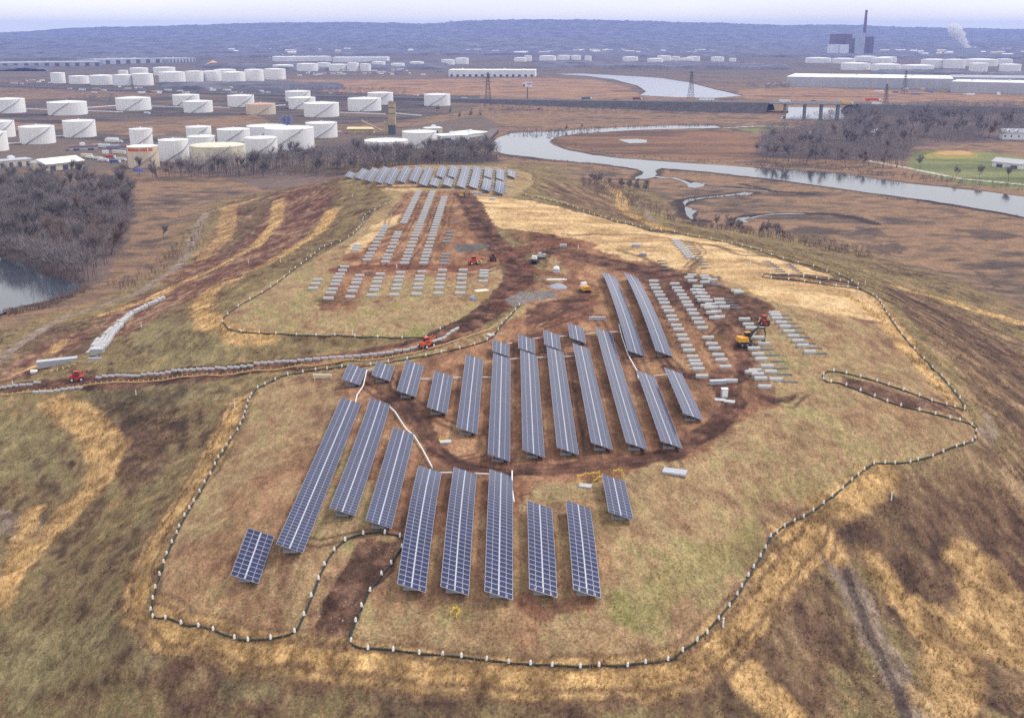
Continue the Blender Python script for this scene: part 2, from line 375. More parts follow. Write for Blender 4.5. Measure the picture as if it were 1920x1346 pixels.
for s in ("1640,520 1720,548 1920,640 1960,760 1960,880 1860,790 1790,700 1700,600", "1005,335 1060,345 1120,345 1150,380 1210,420 1120,395 1040,370",
          "1480,1000 1640,890 1850,830 1960,860 1960,1346 1780,1346 1640,1080 1560,1020", "1280,1346 1240,1300 1420,1150 1540,1060 1600,1180 1560,1346",
          "640,345 620,395 560,450 480,500 400,540 250,600 180,640 150,600 300,550 380,490 400,440 430,400 520,360 600,335",
          "180,650 60,700 -60,720 -60,690 100,610 160,620", "200,780 330,800 330,880 240,930 200,860", "240,1190 900,1290 880,1346 300,1330", "1000,1290 1250,1290 1200,1346 1000,1346"):
    paint(poly(s, 5, 2.0), maroon, 0.68)
olive = mixc(b2 * 0.5 + b3 * 0.5, (0.3, c3(92, 82, 64)), (0.6, c3(130, 120, 88)))
for s in ("-40,1180 200,1150 260,1200 700,1260 900,1346 -40,1346", "420,640 420,740 120,760 240,700", "260,600 420,620 460,660 230,680", "-40,780 100,790 140,880 -40,900", "330,840 260,980 200,1060 300,900"):
    paint(poly(s, 7, 2.5), olive, 0.55)
# lawns inside the filter socks
ln = fbm(X, Y * 0.6, 22, 4, 60); l2 = fbm(X, Y, 5, 4, 61)
l3 = fbm(X + .25 * Y, Y * .3, 1.7, 3, 62)
lawn = mixc(np.clip((ln * 0.42 + l2 * 0.28 + l3 * .3 - .5) * 1.2 + .5, 0, 1), (0.3, c3(112, 86, 70)), (0.42, c3(136, 110, 84)), (0.55, c3(146, 124, 94)), (0.68, c3(138, 126, 88)), (0.8, c3(124, 118, 78)))
paint(poly(LAWN, 1.0, 0.15), lawn); paint(poly(LAWNB, 1.5, 0.3), lawn)
paint(poly("1150,1160 1230,1080 1330,1000 1400,960 1440,1000 1400,1070 1320,1150 1230,1190", 5, 2), c3(124, 122, 76), 0.42)
paint(poly("1130,1160 1180,1110 1240,1140 1230,1190", 3, 2), c3(116, 128, 66), 0.24)
paint(poly("1700,860 1400,900 1380,1000 1500,940", 4, 2), c3(122, 120, 76), 0.3)
soil = mixc(fbm(X, Y * .35, 2.4, 4, 71) * .55 + fbm(X, Y, 9, 3, 72) * .45, (0.3, c3(84, 56, 46)), (0.47, c3(120, 84, 66)), (0.6, c3(146, 108, 84)), (0.75, c3(162, 128, 100)))
red = poly("650,695 760,680 900,640 980,600 1010,560 1060,520 1040,470 950,440 1040,436 1150,470 1240,498 1330,545 1390,600 1420,690 1440,760 1390,790 1340,845 1200,885 1180,925 1100,910 1000,905 960,960 830,1000 740,990 660,900 640,760", 3, 1.6)
paint(red, soil, 0.85)
paint(poly("660,1100 700,1000 1150,930 1180,1000 1140,1180 900,1190", 5, 2), soil, 0.45)
paint(poly("300,1160 330,1050 440,940 560,820 640,880 560,1050 420,1110 560,1180", 6, 2), soil, 0.5)
paint(poly("640,475 600,580 660,590 700,520 900,520 900,500 1000,500 930,440 850,360 760,360 740,400 700,440", 3, 1.2), soil, 0.8)
straw = mixc(fbm(X * 0.5, Y, 6, 4, 81), (0.25, c3(150, 122, 90)), (0.45, c3(178, 148, 110)), (0.7, c3(198, 170, 130)))
paint(poly("880,368 1000,378 1110,405 1220,434 1330,450 1440,482 1580,527 1640,562 1668,607 1560,592 1450,562 1350,522 1260,500 1130,474 1040,440 935,428 905,400", 1.5, 1.0), straw)
paint(poly("748,400 700,425 640,478 680,472 722,430 750,420", 1.5), straw); paint(poly("700,345 760,350 800,352 760,360 720,356", 1.2), straw, .8)
# dark mud: haul road, turning places, tracks
md = fbm(X, Y, 3, 4, 91)
mud = mixc(md, (0.3, c3(54, 38, 35)), (0.52, c3(86, 60, 52)), (0.75, c3(118, 86, 72)))
redm = mixc(md, (0.3, c3(86, 54, 46)), (0.7, c3(122, 80, 66)))
for s, w, c, a in (("-40,735 150,718 300,708 400,699 560,685 700,665 800,645 870,612 930,575 970,530 975,500 940,470 905,430 885,385 868,362", 8.5, mud, .95),
    ("975,500 1060,520 1110,540 1090,590 1000,640 960,650", 5, redm, .7), ("700,352 760,352 830,352 880,350 960,352", 4, mud, .8), ("1040,470 1130,490 1240,510 1340,545 1420,575", 9, mud, .9),
    ("905,500 860,505 760,500 640,505", 7, redm, .85), ("940,480 1010,460 1060,450 1100,460", 8, redm, .8),
    ("960,880 1060,880 1180,868 1260,850 1340,800 1370,760 1350,700", 4.5, mud, .85), ("730,752 790,790 820,850 880,880 960,884", 3, mud, .8), ("700,700 720,740 780,760 850,740", 2, mud, .6),
    ("1250,690 1280,700 1370,718 1400,705 1385,640 1340,600 1310,570", 2.6, mud, .85), ("1420,590 1400,640 1400,690 1440,750", 4, mud, .55), ("1380,600 1440,578", 3, mud, .8),
    ("1060,440 1200,440 1300,455 1440,482", 1.3, mud, .7), ("1290,520 1310,490 1290,480", 2, mud, .6), ("1160,470 1200,480 1240,500", 1.6, mud, .7), ("1340,460 1390,480 1440,482", 2, mud, .6),
    ("780,615 760,600 770,585", 1.5, mud, .0), ("1100,1130 1020,1150 985,1120", 2, redm, .6), ("1430,740 1450,750 1480,745", 1.8, mud, .8),
    ("940,575 985,545 1020,525", 6, redm, .5), ("560,690 720,660 930,620 990,590", 1.8, soil, .8),
    ("660,690 640,640 660,580", 2, redm, 0)):
    if a: paint(line(s, w, 1.2), c, a)
for s in ("1190,500 1260,512 1340,545 1410,585 1440,592 1400,625 1350,600 1300,590 1230,560 1200,530", "985,580 1040,565 1100,545 1110,575 1050,600 990,612", "1000,440 1040,440 1060,450 1010,452"):
    paint(poly(s, 2, 1), mud, .85)
for k in range(6):                                  # wheel tracks between the table rows
    xr = flat(950 + 62 * k, 850, 30)[0]
    for off in (-1.0, 1.0):
        yy0, yy1 = flat(950, 875, 30)[1], flat(950, 640, 31)[1]
        m = sstep(0.75, 0.25, abs(Xw * 0.3 + X * 0.7 - (xr + off))) * (Y > yy0) * (Y < yy1)
        paint(m, mud, 0.55)
rutc = mixc(md, (0.3, c3(46, 33, 31)), (0.7, c3(80, 56, 48)))
def ruts(s, gap=1.9, w=.62, a=.66, n=2):
    d = dist_line(s, 8)
    paint(sstep(w, w * .35, abs(d - gap / 2)) * (0.45 + .55 * (fbm(X, Y, 6, 2, 77) > .45)), rutc, a)
for s in ("650,700 700,735 760,770 800,830 860,872 960,886 1100,880 1230,862 1340,812 1385,760 1375,720", "690,745 740,765 790,800 810,840 850,862 900,850 905,820", "720,700 740,730 800,770 860,810", "1240,670 1260,700 1370,720 1402,705 1390,640 1340,600 1290,560 1255,530",
          "1280,700 1250,672 1180,680 1120,600 1090,570", "1400,612 1360,600 1330,640 1385,700", "560,695 640,690 760,668", "640,500 760,515 900,515 960,490 1020,470", "680,500 735,400 770,358", "715,500 765,430 800,358", "755,505 800,440 830,358", "795,500 835,430 850,360",
          "980,640 1040,590 1100,560 1130,540", "960,660 1020,615 1090,590", "900,640 860,610 930,560 985,520", "1430,745 1480,760 1500,740", "1290,500 1320,475 1305,455", "1395,490 1440,500", "985,930 1030,1000 1040,1090", "1060,700 1090,860",
          "860,380 900,420 930,470 990,520 1080,545", "740,690 735,740 800,790", "1350,740 1340,800 1290,850", "590,560 640,570 700,566", "1240,530 1330,560 1400,600 1390,640", "540,1010 600,1020 690,1000", "1350,600 1380,560 1430,575"):
    ruts(s)
for s in ("470,1120 640,850", "520,1140 680,860"): ruts(s, a=.25)
paint(poly("948,562 975,549 1042,546 1046,558 1000,566 960,574", .8, .4), c3(112, 106, 104))
paint(poly("850,460 920,458 905,470 855,474", .8, .5), c3(84, 88, 92), .8)
for s in ("700,1008 744,1012 735,1060 690,1110 655,1200 580,1200 600,1130 640,1062 670,1018", "1575,704 1700,742 1800,774 1815,792 1700,764 1572,722", "1440,516 1600,530 1622,545 1520,532 1450,524"):
    paint(poly(s, .7, .4), mixc(md, (0.3, c3(58, 42, 38)), (0.55, c3(92, 68, 58)), (0.8, c3(124, 96, 82))), .93)
# roads
grav = mixc(md, (0.3, c3(112, 96, 88)), (0.7, c3(150, 134, 124)))
for s, w, a in (("-40,700 60,630 130,590 200,570 262,550 320,510 355,470 370,430 385,400 430,386", 4, .8), ("250,575 330,540 400,505 440,495", 2.5, .5),
                ("1545,1020 1600,1100 1640,1200 1690,1290 1740,1346", 5.5, .7), ("1230,425 1215,400 1190,375", 3, .5), ("1850,780 1862,800 1850,825", 2.2, .6),
                ("-40,965 30,985 80,1010", 5, .6)): paint(line(s, w, 1.5), grav, a)
paint(line("1580,1050 1625,1170 1670,1280 1700,1346", 1.4, .8), c3(66, 56, 58), .7)
# reeds: their ground under the tufts
gold = mixc(fbm(X, Y, 4, 4, 95), (0.3, c3(132, 106, 74)), (0.5, c3(168, 136, 94)), (0.75, c3(196, 162, 114)))
for s in ("600,345 560,352 520,372 500,400 470,440 420,480 340,520 260,560 200,585 190,640 260,620 330,575 420,540 500,500 560,455 600,410 618,370", "440,372 420,400 405,440 360,490 300,530 330,530 400,490 430,440 460,390", "10,690 100,640 180,610 150,650 60,700 0,720"):
    paint(poly(s, 3, 1.0), mixc(b2 * .4 + b3 * .6, (0.3, c3(72, 50, 46)), (0.5, c3(110, 76, 64)), (0.66, c3(150, 122, 100))), .85)
REEDM = np.zeros(X.size)
for s, w in REEDS:
    m = sstep(w * .33 + 1.9, w * .33 - .2, dist_line(s, w + 14) + (fbm(X, Y, 2.2, 3, 98) - .5) * 2.6) * (.9 + .1 * sstep(.35, .6, fbm(X, Y, 6, 3, 97)))
    if w > 11.5: m = m * .75
    REEDM = np.maximum(REEDM, m); paint(m, gold, .97)
for off in (1.6, 3.2):
    d = dist_line(REEDS[0][0], 12); paint(sstep(.5, .2, abs(d - off)) * .7, c3(108, 84, 66))
# relief
rough = hill * (1 - poly(LAWN, 1, .2)) * (1 - poly(LAWNB, 1, .2))
disp = (fbm(X, Y, 3.0, 4, 101) - 0.5) * (0.9 * rough + 0.12) + (fbm(X, Y, 12, 3, 102) - 0.5) * 1.2 * rough
disp = np.where(Y < 1000, disp, 0)
channel = poly("700,1008 744,1012 735,1060 690,1110 655,1200 580,1200 600,1130 640,1062 670,1018", 1.5, .2)
ZG = Z0 + disp - 0.45 * channel
gm = bpy.data.materials.new('ground_cover'); gm.use_nodes = True
nt = gm.node_tree; pb = nt.nodes['Principled BSDF']; pb.inputs['Roughness'].default_value = 0.95; pb.inputs['Specular IOR Level'].default_value = 0.1
at = nt.nodes.new('ShaderNodeAttribute'); at.attribute_name = 'tint'
geo = nt.nodes.new('ShaderNodeNewGeometry')
def noise(scale, det, vec=None, st=(1, 1, 1), rot=0):
    mpn = nt.nodes.new('ShaderNodeMapping'); mpn.inputs['Scale'].default_value = st; mpn.inputs['Rotation'].default_value = (0, 0, rot)
    nt.links.new(geo.outputs['Position'], mpn.inputs['Vector'])
    n = nt.nodes.new('ShaderNodeTexNoise'); n.inputs['Scale'].default_value = scale; n.inputs['Detail'].default_value = det; n.inputs['Roughness'].default_value = 0.7
    nt.links.new(mpn.outputs['Vector'], n.inputs['Vector']); return n
na = noise(0.9, 6, st=(1, .45, 1), rot=.5); nb = noise(2.6, 6); nc = noise(0.12, 6)
def ramp(n, lo, hi, a=.3, b=.7):
    r = nt.nodes.new('ShaderNodeMapRange'); r.inputs[1].default_value = a; r.inputs[2].default_value = b; r.inputs[3].default_value = lo; r.inputs[4].default_value = hi
    nt.links.new(n.outputs['Fac'], r.inputs[0]); return r
def mul(a, b):
    m = nt.nodes.new('ShaderNodeMath'); m.operation = 'MULTIPLY'; nt.links.new(a, m.inputs[0]); nt.links.new(b, m.inputs[1]); return m.outputs[0]
fac = mul(mul(ramp(na, .74, 1.26, .36, .64).outputs[0], ramp(nb, .6, 1.4, .36, .64).outputs[0]), ramp(nc, .82, 1.18, .35, .65).outputs[0])
vm = nt.nodes.new('ShaderNodeVectorMath'); vm.operation = 'SCALE'
nt.links.new(at.outputs['Color'], vm.inputs[0]); nt.links.new(fac, vm.inputs[3]); nt.links.new(vm.outputs[0], pb.inputs['Base Color'])
bp = nt.nodes.new('ShaderNodeBump'); bp.inputs['Strength'].default_value = 0.6; bp.inputs['Distance'].default_value = 0.25
nt.links.new(nb.outputs['Fac'], bp.inputs['Height']); nt.links.new(bp.outputs['Normal'], pb.inputs['Normal'])
R, Cn = len(ys), len(ts)
ii = np.arange((R - 1) * (Cn - 1)); r_ = ii // (Cn - 1); c_ = ii % (Cn - 1); a0 = r_ * Cn + c_
F = np.stack([a0, a0 + 1, a0 + Cn + 1, a0 + Cn], 1)
gme = fastmesh('ground', np.stack([X, Y, ZG], 1), F, gm, COLR, smooth=True)
ground = place('ground', gme); tag(ground, 'brown winter ground of the landfill mound and surrounding marsh', kind='structure')
GZ = ZG.reshape(R, Cn)
def gsample(A, x, y):
    """bilinear lookup of a ground array at world x, y"""
    x = np.asarray(x, float); y = np.asarray(y, float)
    r = np.clip(np.searchsorted(ys, y) - 1, 0, R - 2); fr = np.clip((y - ys[r]) / (ys[r + 1] - ys[r]), 0, 1)
    t = x / (y + 90.0); c = np.clip(np.searchsorted(ts, t) - 1, 0, Cn - 2); fc = np.clip((t - ts[c]) / (ts[c + 1] - ts[c]), 0, 1)
    if A.ndim == 2:
        return (A[r, c] * (1 - fc) + A[r, c + 1] * fc) * (1 - fr) + (A[r + 1, c] * (1 - fc) + A[r + 1, c + 1] * fc) * fr
    fc = fc[:, None]; fr = fr[:, None]
    return (A[r, c] * (1 - fc) + A[r, c + 1] * fc) * (1 - fr) + (A[r + 1, c] * (1 - fc) + A[r + 1, c + 1] * fc) * fr
def g(x, y): return float(gsample(GZ, np.array([x]), np.array([y]))[0])
COLG = COLR.reshape(R, Cn, 3)
# ---------------------------------------------------------------- solar tables
M_FRAME = mat('aluminium_frame', (0.34, 0.36, 0.48, 1), 0.35, 0.2, 0.05, 3)
M_RAIL = mat('galvanised_steel', (0.40, 0.41, 0.44, 1), 0.45, 0.4, 0.1, 4)
M_WHITE = mat('white_plastic', (0.78, 0.78, 0.80, 1), 0.45, 0, 0.05, 2)
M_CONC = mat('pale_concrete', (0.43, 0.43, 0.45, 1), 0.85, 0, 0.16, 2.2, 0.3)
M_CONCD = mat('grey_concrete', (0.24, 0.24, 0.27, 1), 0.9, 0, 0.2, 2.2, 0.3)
M_CRAIL = mat('pale_rail', (0.55, 0.57, 0.66, 1), .5)
M_PAD = mat('dark_gravel_pad', (0.10, 0.105, 0.125, 1), 0.95, 0, 0.3, 5, 0.5)
gl = bpy.data.materials.new('solar_cells'); gl.use_nodes = True
_n = gl.node_tree; _b = _n.nodes['Principled BSDF']; _b.inputs['Roughness'].default_value = 0.16
_b.inputs['Coat Weight'].default_value = 0.0; _b.inputs['Coat Roughness'].default_value = 0.1; _b.inputs['IOR'].default_value = 1.42
_oi = _n.nodes.new('ShaderNodeObjectInfo'); _r = _n.nodes.new('ShaderNodeValToRGB')
_r.color_ramp.elements[0].color = (0.010, 0.013, 0.048, 1); _r.color_ramp.elements[1].color = (0.020, 0.027, 0.095, 1)
_tc = _n.nodes.new('ShaderNodeTexCoord'); _no = _n.nodes.new('ShaderNodeTexNoise'); _no.inputs['Scale'].default_value = 0.7
_ad = _n.nodes.new('ShaderNodeMath'); _ad.operation = 'MULTIPLY_ADD'; _ad.inputs[1].default_value = 0.6
_n.links.new(_tc.outputs['Object'], _no.inputs['Vector']); _n.links.new(_oi.outputs['Random'], _ad.inputs[0]); _n.links.new(_no.outputs['Fac'], _ad.inputs[2])
_sb = _n.nodes.new('ShaderNodeMath'); _sb.operation = 'SUBTRACT'; _sb.inputs[1].default_value = 0.3
_n.links.new(_ad.outputs[0], _sb.inputs[0]); _n.links.new(_sb.outputs[0], _r.inputs['Fac']); _n.links.new(_r.outputs['Color'], _b.inputs['Base Color'])
PIT, TILT, ML = 1.06, math.radians(20), 2.09
def module_geo(mb, M=None):
    w, l = PIT - 0.02, ML
    mb.box((0, 0, 0), (l, w, 0.036), 0, M=M)
    for sx in (-1, 1):
        x0, x1 = (0.03, l / 2 - 0.05); y = w / 2 - 0.045
        xs = (sx * x0, sx * x1); a, b = min(xs), max(xs); z0, z1 = 0.0185, 0.022
        p = [(a, -y, z0), (b, -y, z0), (b, y, z0), (a, y, z0), (a, -y, z1), (b, -y, z1), (b, y, z1), (a, y, z1)]
        if M is not None: p = [tuple(M @ Vector(q)) for q in p]
        mb.add(p, [(4, 5, 6, 7), (0, 1, 5, 4), (1, 2, 6, 5), (2, 3, 7, 6), (3, 0, 4, 7)], 1)
_m = MB(); module_geo(_m); MODULE = _m.mesh('solar_module', [M_FRAME, gl])
def rounded_block(L, Wd, H, mb=None, c=(0, 0, 0), mi=0):
    mb = mb or MB(); pr = [(-Wd / 2, 0), (Wd / 2, 0), (Wd / 2, H * .62), (Wd * .36, H * .9), (Wd * .16, H), (-Wd * .16, H), (-Wd * .36, H * .9), (-Wd / 2, H * .62)]
    n = len(pr); vs = [(c[0] - L / 2, c[1] + y, c[2] + z) for y, z in pr] + [(c[0] + L / 2, c[1] + y, c[2] + z) for y, z in pr]
    fs = [tuple(range(n)), tuple(range(2 * n - 1, n - 1, -1))] + [(i, n + i, n + (i + 1) % n, (i + 1) % n) for i in range(n)]
    return mb.add(vs, fs, mi)
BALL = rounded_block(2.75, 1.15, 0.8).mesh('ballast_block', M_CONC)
BALLD = rounded_block(2.7, 1.05, 0.7).mesh('ballast_block_grey', M_CONCD)  # slightly smaller block in evenly darker grey concrete
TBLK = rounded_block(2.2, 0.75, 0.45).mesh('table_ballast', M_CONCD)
WHOR = 2 * ML * math.cos(TILT) + 0.12
HIGH, LOW = 2.15, 0.68
TABLES = []
def table(tl, bl, label, group, fine=True):
    p0 = on_ground(*bl, up=HIGH); p1 = on_ground(*tl, up=HIGH)
    x = (p0[0] + p1[0]) / 2; y0, y1 = p0[1], p1[1]; n = max(3, int(round((y1 - y0) / PIT)))
    zc = lambda y: terrain(np.array([x + 1.9]), np.array([y]))[0]
    ysn = [y0 + PIT * (i + .5) for i in range(n)]; zz = terrain(np.full(n, x + 1.9), np.array(ysn))
    A = np.polyfit(ysn, zz, 2 if n > 12 else 1); zf = np.polyval(A, ysn); sl = np.polyval(np.polyder(A), ysn)
    zb = float(zf[0]); t = thing('solar_table', label, 'solar table', (x, y0, zb), 0, group)
    mid = (HIGH + LOW) / 2; half = 1
    rows = []
    for i in range(n):
        for k, cx in enumerate((-ML / 2 - 0.07, ML / 2 + 0.07)):
            c = (WHOR / 2 + cx * math.cos(TILT), ysn[i] - y0, zf[i] - zb + mid - cx * math.sin(TILT))
            rows.append((i, k, c, math.atan(sl[i])))
    if fine:
        cut = rows[:100] if len(rows) > 110 else rows
        for i, k, c, s in cut:
            o = place('solar_module', MODULE, t, c); o.rotation_euler = (s, TILT, 0)
        rest = rows[len(cut):]
        if rest:
            m = MB()
            for i, k, c, s in rest: module_geo(m, Matrix.Translation(c) @ Matrix.Rotation(TILT, 4, 'Y') @ Matrix.Rotation(s, 4, 'X'))
            tag(m.build('solar_modules', [M_FRAME, gl], t), kind='stuff')
    else:
        for kk in (0, 1):
            m = MB()
            for i, k, c, s in rows:
                if k == kk: module_geo(m, Matrix.Translation(c) @ Matrix.Rotation(TILT, 4, 'Y') @ Matrix.Rotation(s, 4, 'X'))
            m.build('module_row', [M_FRAME, gl], t)
    # centre strip, rails and posts
    ends = [(0, 0), (n // 2, n // 2), (n - 1, n - 1)]
    m = MB(); m2 = [MB(), MB()]
    for i in range(n - 1):
        a = (ysn[i] - y0 - (PIT / 2 if i == 0 else 0), zf[i] - zb + mid); b = (ysn[i + 1] - y0 + (PIT / 2 if i == n - 2 else 0), zf[i + 1] - zb + mid)
        w = 0.045; ct, st = math.cos(TILT), math.sin(TILT)
        vs = [(WHOR / 2 + q * ct, yy, z - q * st + h) for yy, z in (a, b) for q in (-w, w) for h in (0.0, 0.03)]
        m.add(vs, [(1, 3, 7, 5), (0, 4, 6, 2), (0, 1, 5, 4), (2, 6, 7, 3), (0, 2, 3, 1), (4, 5, 7, 6)])
        for off in (-1.3, 1.3):
            m2[off > 0].add([(WHOR / 2 + off * ct + q, yy, z - off * st - 0.05 - h) for yy, z in (a, b) for q in (-.05, .05) for h in (.12, 0)],
                   [(1, 3, 7, 5), (0, 4, 6, 2), (0, 1, 5, 4), (2, 6, 7, 3), (0, 2, 3, 1), (4, 5, 7, 6)])
    m.build('centre_rail', M_CRAIL, t); [q.build('purlin', M_RAIL, t) for q in m2]
    for i in range(1 if n > 4 else 0, n, 3 if fine else 4):
        z = zf[i] - zb; y = ysn[i] - y0
        y += 0.1
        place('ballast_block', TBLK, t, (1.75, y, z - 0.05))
        f = MB(); zr = lambda q: z + HIGH - 0.22 - q * math.tan(TILT)
        for q in (0.8, 2.6): f.cyl((q, y, z + .45), (q, y, zr(q)), .06, n=5)
        f.add([(q, y + e, zr(q) + h) for q in (.3, WHOR - .3) for e in (-.05, .05) for h in (-.06, .06)], [(0, 1, 3, 2), (4, 6, 7, 5), (0, 4, 5, 1), (2, 3, 7, 6), (1, 5, 7, 3), (0, 2, 6, 4)])
        f.build('support_frame', M_RAIL, t)
    TABLES.append((x, y0, y1)); return t
G1 = 'solar tables in the front block of the mound'; G2 = 'solar tables in the middle block of the mound'; G3 = 'solar tables at the far end of the mound'
near = [((466, 997), (432, 1084.5), 'shortest near solar table, standing alone at the front left corner of the lawn'),
 ((633, 747), (527, 1029.5), 'longest leaning solar table, second from left in the front block'),
 ((690, 747), (625, 954), 'long solar table, third from the left in the front block'),
 ((733, 799), (692, 978), 'solar table pointing at the head of the brown drainage channel'),
 ((783, 869), (748, 1096), 'solar table right beside the curved filter sock around the drainage channel'),
 ((849, 871.5), (829, 1101.6), 'front solar table between two others joined to it by white conduit'),
 ((916, 875), (911.5, 1110), 'front solar table with a white pipe at its far right corner'),
 ((987.5, 939.7), (993.6, 1103.7), 'solar table with a curved tyre track round its near end'),
 ((1059, 938), (1077, 1103.7), 'solar table beside the greenest patch of the front lawn, second from the right'),
 ((1128.7, 887), (1140.6, 958), 'small solar table beside the yellow caution tape, set back at the right')]
for tl, bl, lb in near: table(tl, bl, lb, G1)
mid_ = [((653, 683), (641.6, 711.8), 'tiny solar table, leftmost of the middle block beside the haul road'), ((706, 678), (697.5, 704), 'tiny solar table, second from left in the middle block'),
 ((761, 674.4), (744.5, 733), 'short solar table, third from left in the middle block above the turning loop'), ((814.6, 695), (801.5, 763.8), 'short solar table standing forward, fourth from left in the middle block'),
 ((872.8, 664.7), (857, 801.5), 'mid length solar table, fifth from left in the middle block'), ((923.7, 636.6), (923, 657.8), 'tiny solar table directly behind the longest straight table, leftmost of four in line'),
 ((923, 661.7), (916.8, 851.6), 'long solar table running straight away from the camera in the middle block'), ((971, 626), (972.3, 652), 'tiny solar table, second of the four small ones at the back of the middle block'),
 ((973, 655.9), (983.4, 844.7), 'long solar table just right of the straight one in the middle block'), ((1018.5, 618.5), (1020.8, 645.5), 'tiny solar table, third of the four small ones at the back of the middle block'),
 ((1023, 650), (1047, 839.7), 'long solar table, third of the close set long ones in the middle block'), ((1064.4, 605.8), (1068.2, 632.8), 'tiny solar table, rightmost of the four small ones at the back of the middle block'),
 ((1072, 642.4), (1110.6, 830.4), 'long solar table, fourth of the close set long ones, with dark scalloped edge'), ((1115, 613.5), (1176, 831), 'longest solar table of the middle block, leaning to the right'),
 ((1195.4, 694.4), (1236.6, 827.4), 'solar table right of the longest leaning one, second from right in the middle block'), ((1246.6, 690.6), (1280, 775.3), 'rightmost solar table of the middle block, beside the block rows')]
for tl, bl, lb in mid_: table(tl, bl, lb, G2)
table((1128, 509.6), (1177.5, 655), 'long pale blue solar table, left one of the pair behind the middle block', G2, False)
table((1168.6, 512.3), (1231, 655.8), 'long pale blue solar table next to the concrete block rows', G2, False)
farT = [(370, 133, 352, 165), (475, 108, 423, 175), (568, 98, 478, 195), (655, 90, 552, 205), (722, 95, 630, 212), (815, 85, 715, 195), (895, 83, 810, 190), (975, 88, 880, 215), (1065, 80, 1025, 155),
 (1010, 165, 972, 220), (1150, 78, 1115, 155), (1105, 165, 1078, 220), (1235, 80, 1180, 225), (1313, 83, 1280, 230), (1398, 85, 1393, 155), (1385, 165, 1373, 255), (1485, 95, 1483, 170), (1478, 180, 1475, 275), (1568, 105, 1570, 150)]
for i, (a, b, c, d) in enumerate(farT):
    table((560 + a / 4, 290 + b / 4), (560 + c / 4, 290 + d / 4), 'pale blue solar table at the mound crest, %s from the left' % ordw(i), G3, False)

# ---------------------------------------------------------------- loose ballast blocks and gravel pads
rb_ = random.Random(4)
def block(u, v, label, group, me=BALL, up=0.3, rz=None, sx=1.0):
    p = on_ground(u, v, up); o = place('ballast_block', me, None, (p[0], p[1], g(p[0], p[1]) - 0.03), (rb_.uniform(-.03, .03) if rz is None else rz))
    o.scale = (sx * rb_.uniform(.97, 1.03), 1, 1)
    o.rotation_euler[1] = rb_.uniform(-.015, .015)
    return tag(o, label, 'concrete block', group)
def cols(s): return [tuple(float(c) for c in a.split(',')) for a in s.split()]
def column(pts, ox, oy, k, where, group, **kw):
    for i, (a, b) in enumerate(sorted(pts, key=lambda q: -q[1])):
        block(ox + a / k, oy + b / k, 'ballast block, %s from near end of %s' % (ordw(i), where), group, **kw)
RGRP = 'ballast blocks laid out right of the solar tables'
R3 = (1180, 420, 3.845)
column(cols("175,415 180,443 192,466 208,494 222,517 240,547 253,572 268,605 285,630 303,667 317,695 338,733 355,763 377,804 392,835 413,880 430,913 455,958 470,990 483,1015 497,1047 523,1098"), *R3, 'the long row beside the tables', RGRP)
column(cols("327,433 343,463 360,485 378,514 395,538 412,567 427,589 449,622 466,650 487,684 505,713 527,750 568,820 594,865 614,899 640,945 664,982 692,1031 733,1130"), *R3, 'the second row from the tables', RGRP)
column(cols("492,453 510,480 525,503 545,530 562,553 585,580 605,602 625,635 650,672"), *R3, 'the third row on black mud', RGRP)
column(cols("474,478 490,500 512,528 528,552 552,590 578,605 592,640 615,678"), *R3, 'the crooked row on black mud', RGRP)
column(cols("645,547 655,572 685,600"), *R3, 'the short trio on black mud', RGRP)
column(cols("830,687 857,724 878,751 933,820 967,862 898,897 927,938 950,976 992,1027 1018,1067 1055,1120"), *R3, 'the row by the yellow excavator', RGRP)
column(cols("878,1068 905,1055 925,1083 947,1115 975,1172"), *R3, 'the tight cluster left of the dark pads', RGRP)
column(cols("1045,643 1055,660 1065,682 1095,712 1123,740 1150,775 1182,808 1215,843 1250,877 1300,923"), *R3, 'the rightmost row by the red machine', RGRP)
column(cols("450,372 430,388 455,412 540,378 555,395 545,422 600,405"), *R3, 'the patch behind the black mud', RGRP)
column(cols("335,120 345,135 355,150 370,165 385,180 400,195 412,210 425,227 440,243"), *R3, 'the far row on straw matting', RGRP)
column(cols("770,483 790,495"), *R3, 'the pair under the straw slope', RGRP)
Z1 = (560, 290, 4.0); LG = 'ballast blocks laid out on the left shoulder of the mound'
yl = [815, 790, 765, 740, 718, 690, 662, 636, 610, 590, 570, 550, 530, 512, 496, 480, 464, 449, 434, 420, 406, 393, 380, 368, 356, 344, 332, 320, 309, 298, 287, 277]
column([(1010 + (y - 270) * (795 - 1010) / 545, y) for y in yl], *Z1, 'the longest far row', LG)
column([(905 + (y - 270) * (785 - 905) / 250, y) for y in yl if y < 525], *Z1, 'the row left of the longest', LG)
column([(1095 + (y - 315) * (938 - 1095) / 500, y) for y in yl if y > 315], *Z1, 'the row right of the longest', LG)
column([(655 + (y - 537) * (512 - 655) / 253, y) for y in (790, 765, 742, 712, 685, 660, 635, 610, 590, 570, 552, 537)], *Z1, 'the row by the straw slope', LG)
column([(748 + (y - 585) * (650 - 748) / 220, y) for y in (805, 780, 755, 725, 697, 668, 645, 620, 600, 585)], *Z1, 'the second row from the straw slope', LG)
column(cols("440,680 430,700 422,718"), *Z1, 'the trio beside the straw slope', LG)
column(cols("1140,580 1130,605 1120,630 1110,655 1110,750 1100,770 1095,795 1090,820"), *Z1, 'the muddy row nearest the haul road', LG, me=BALLD)
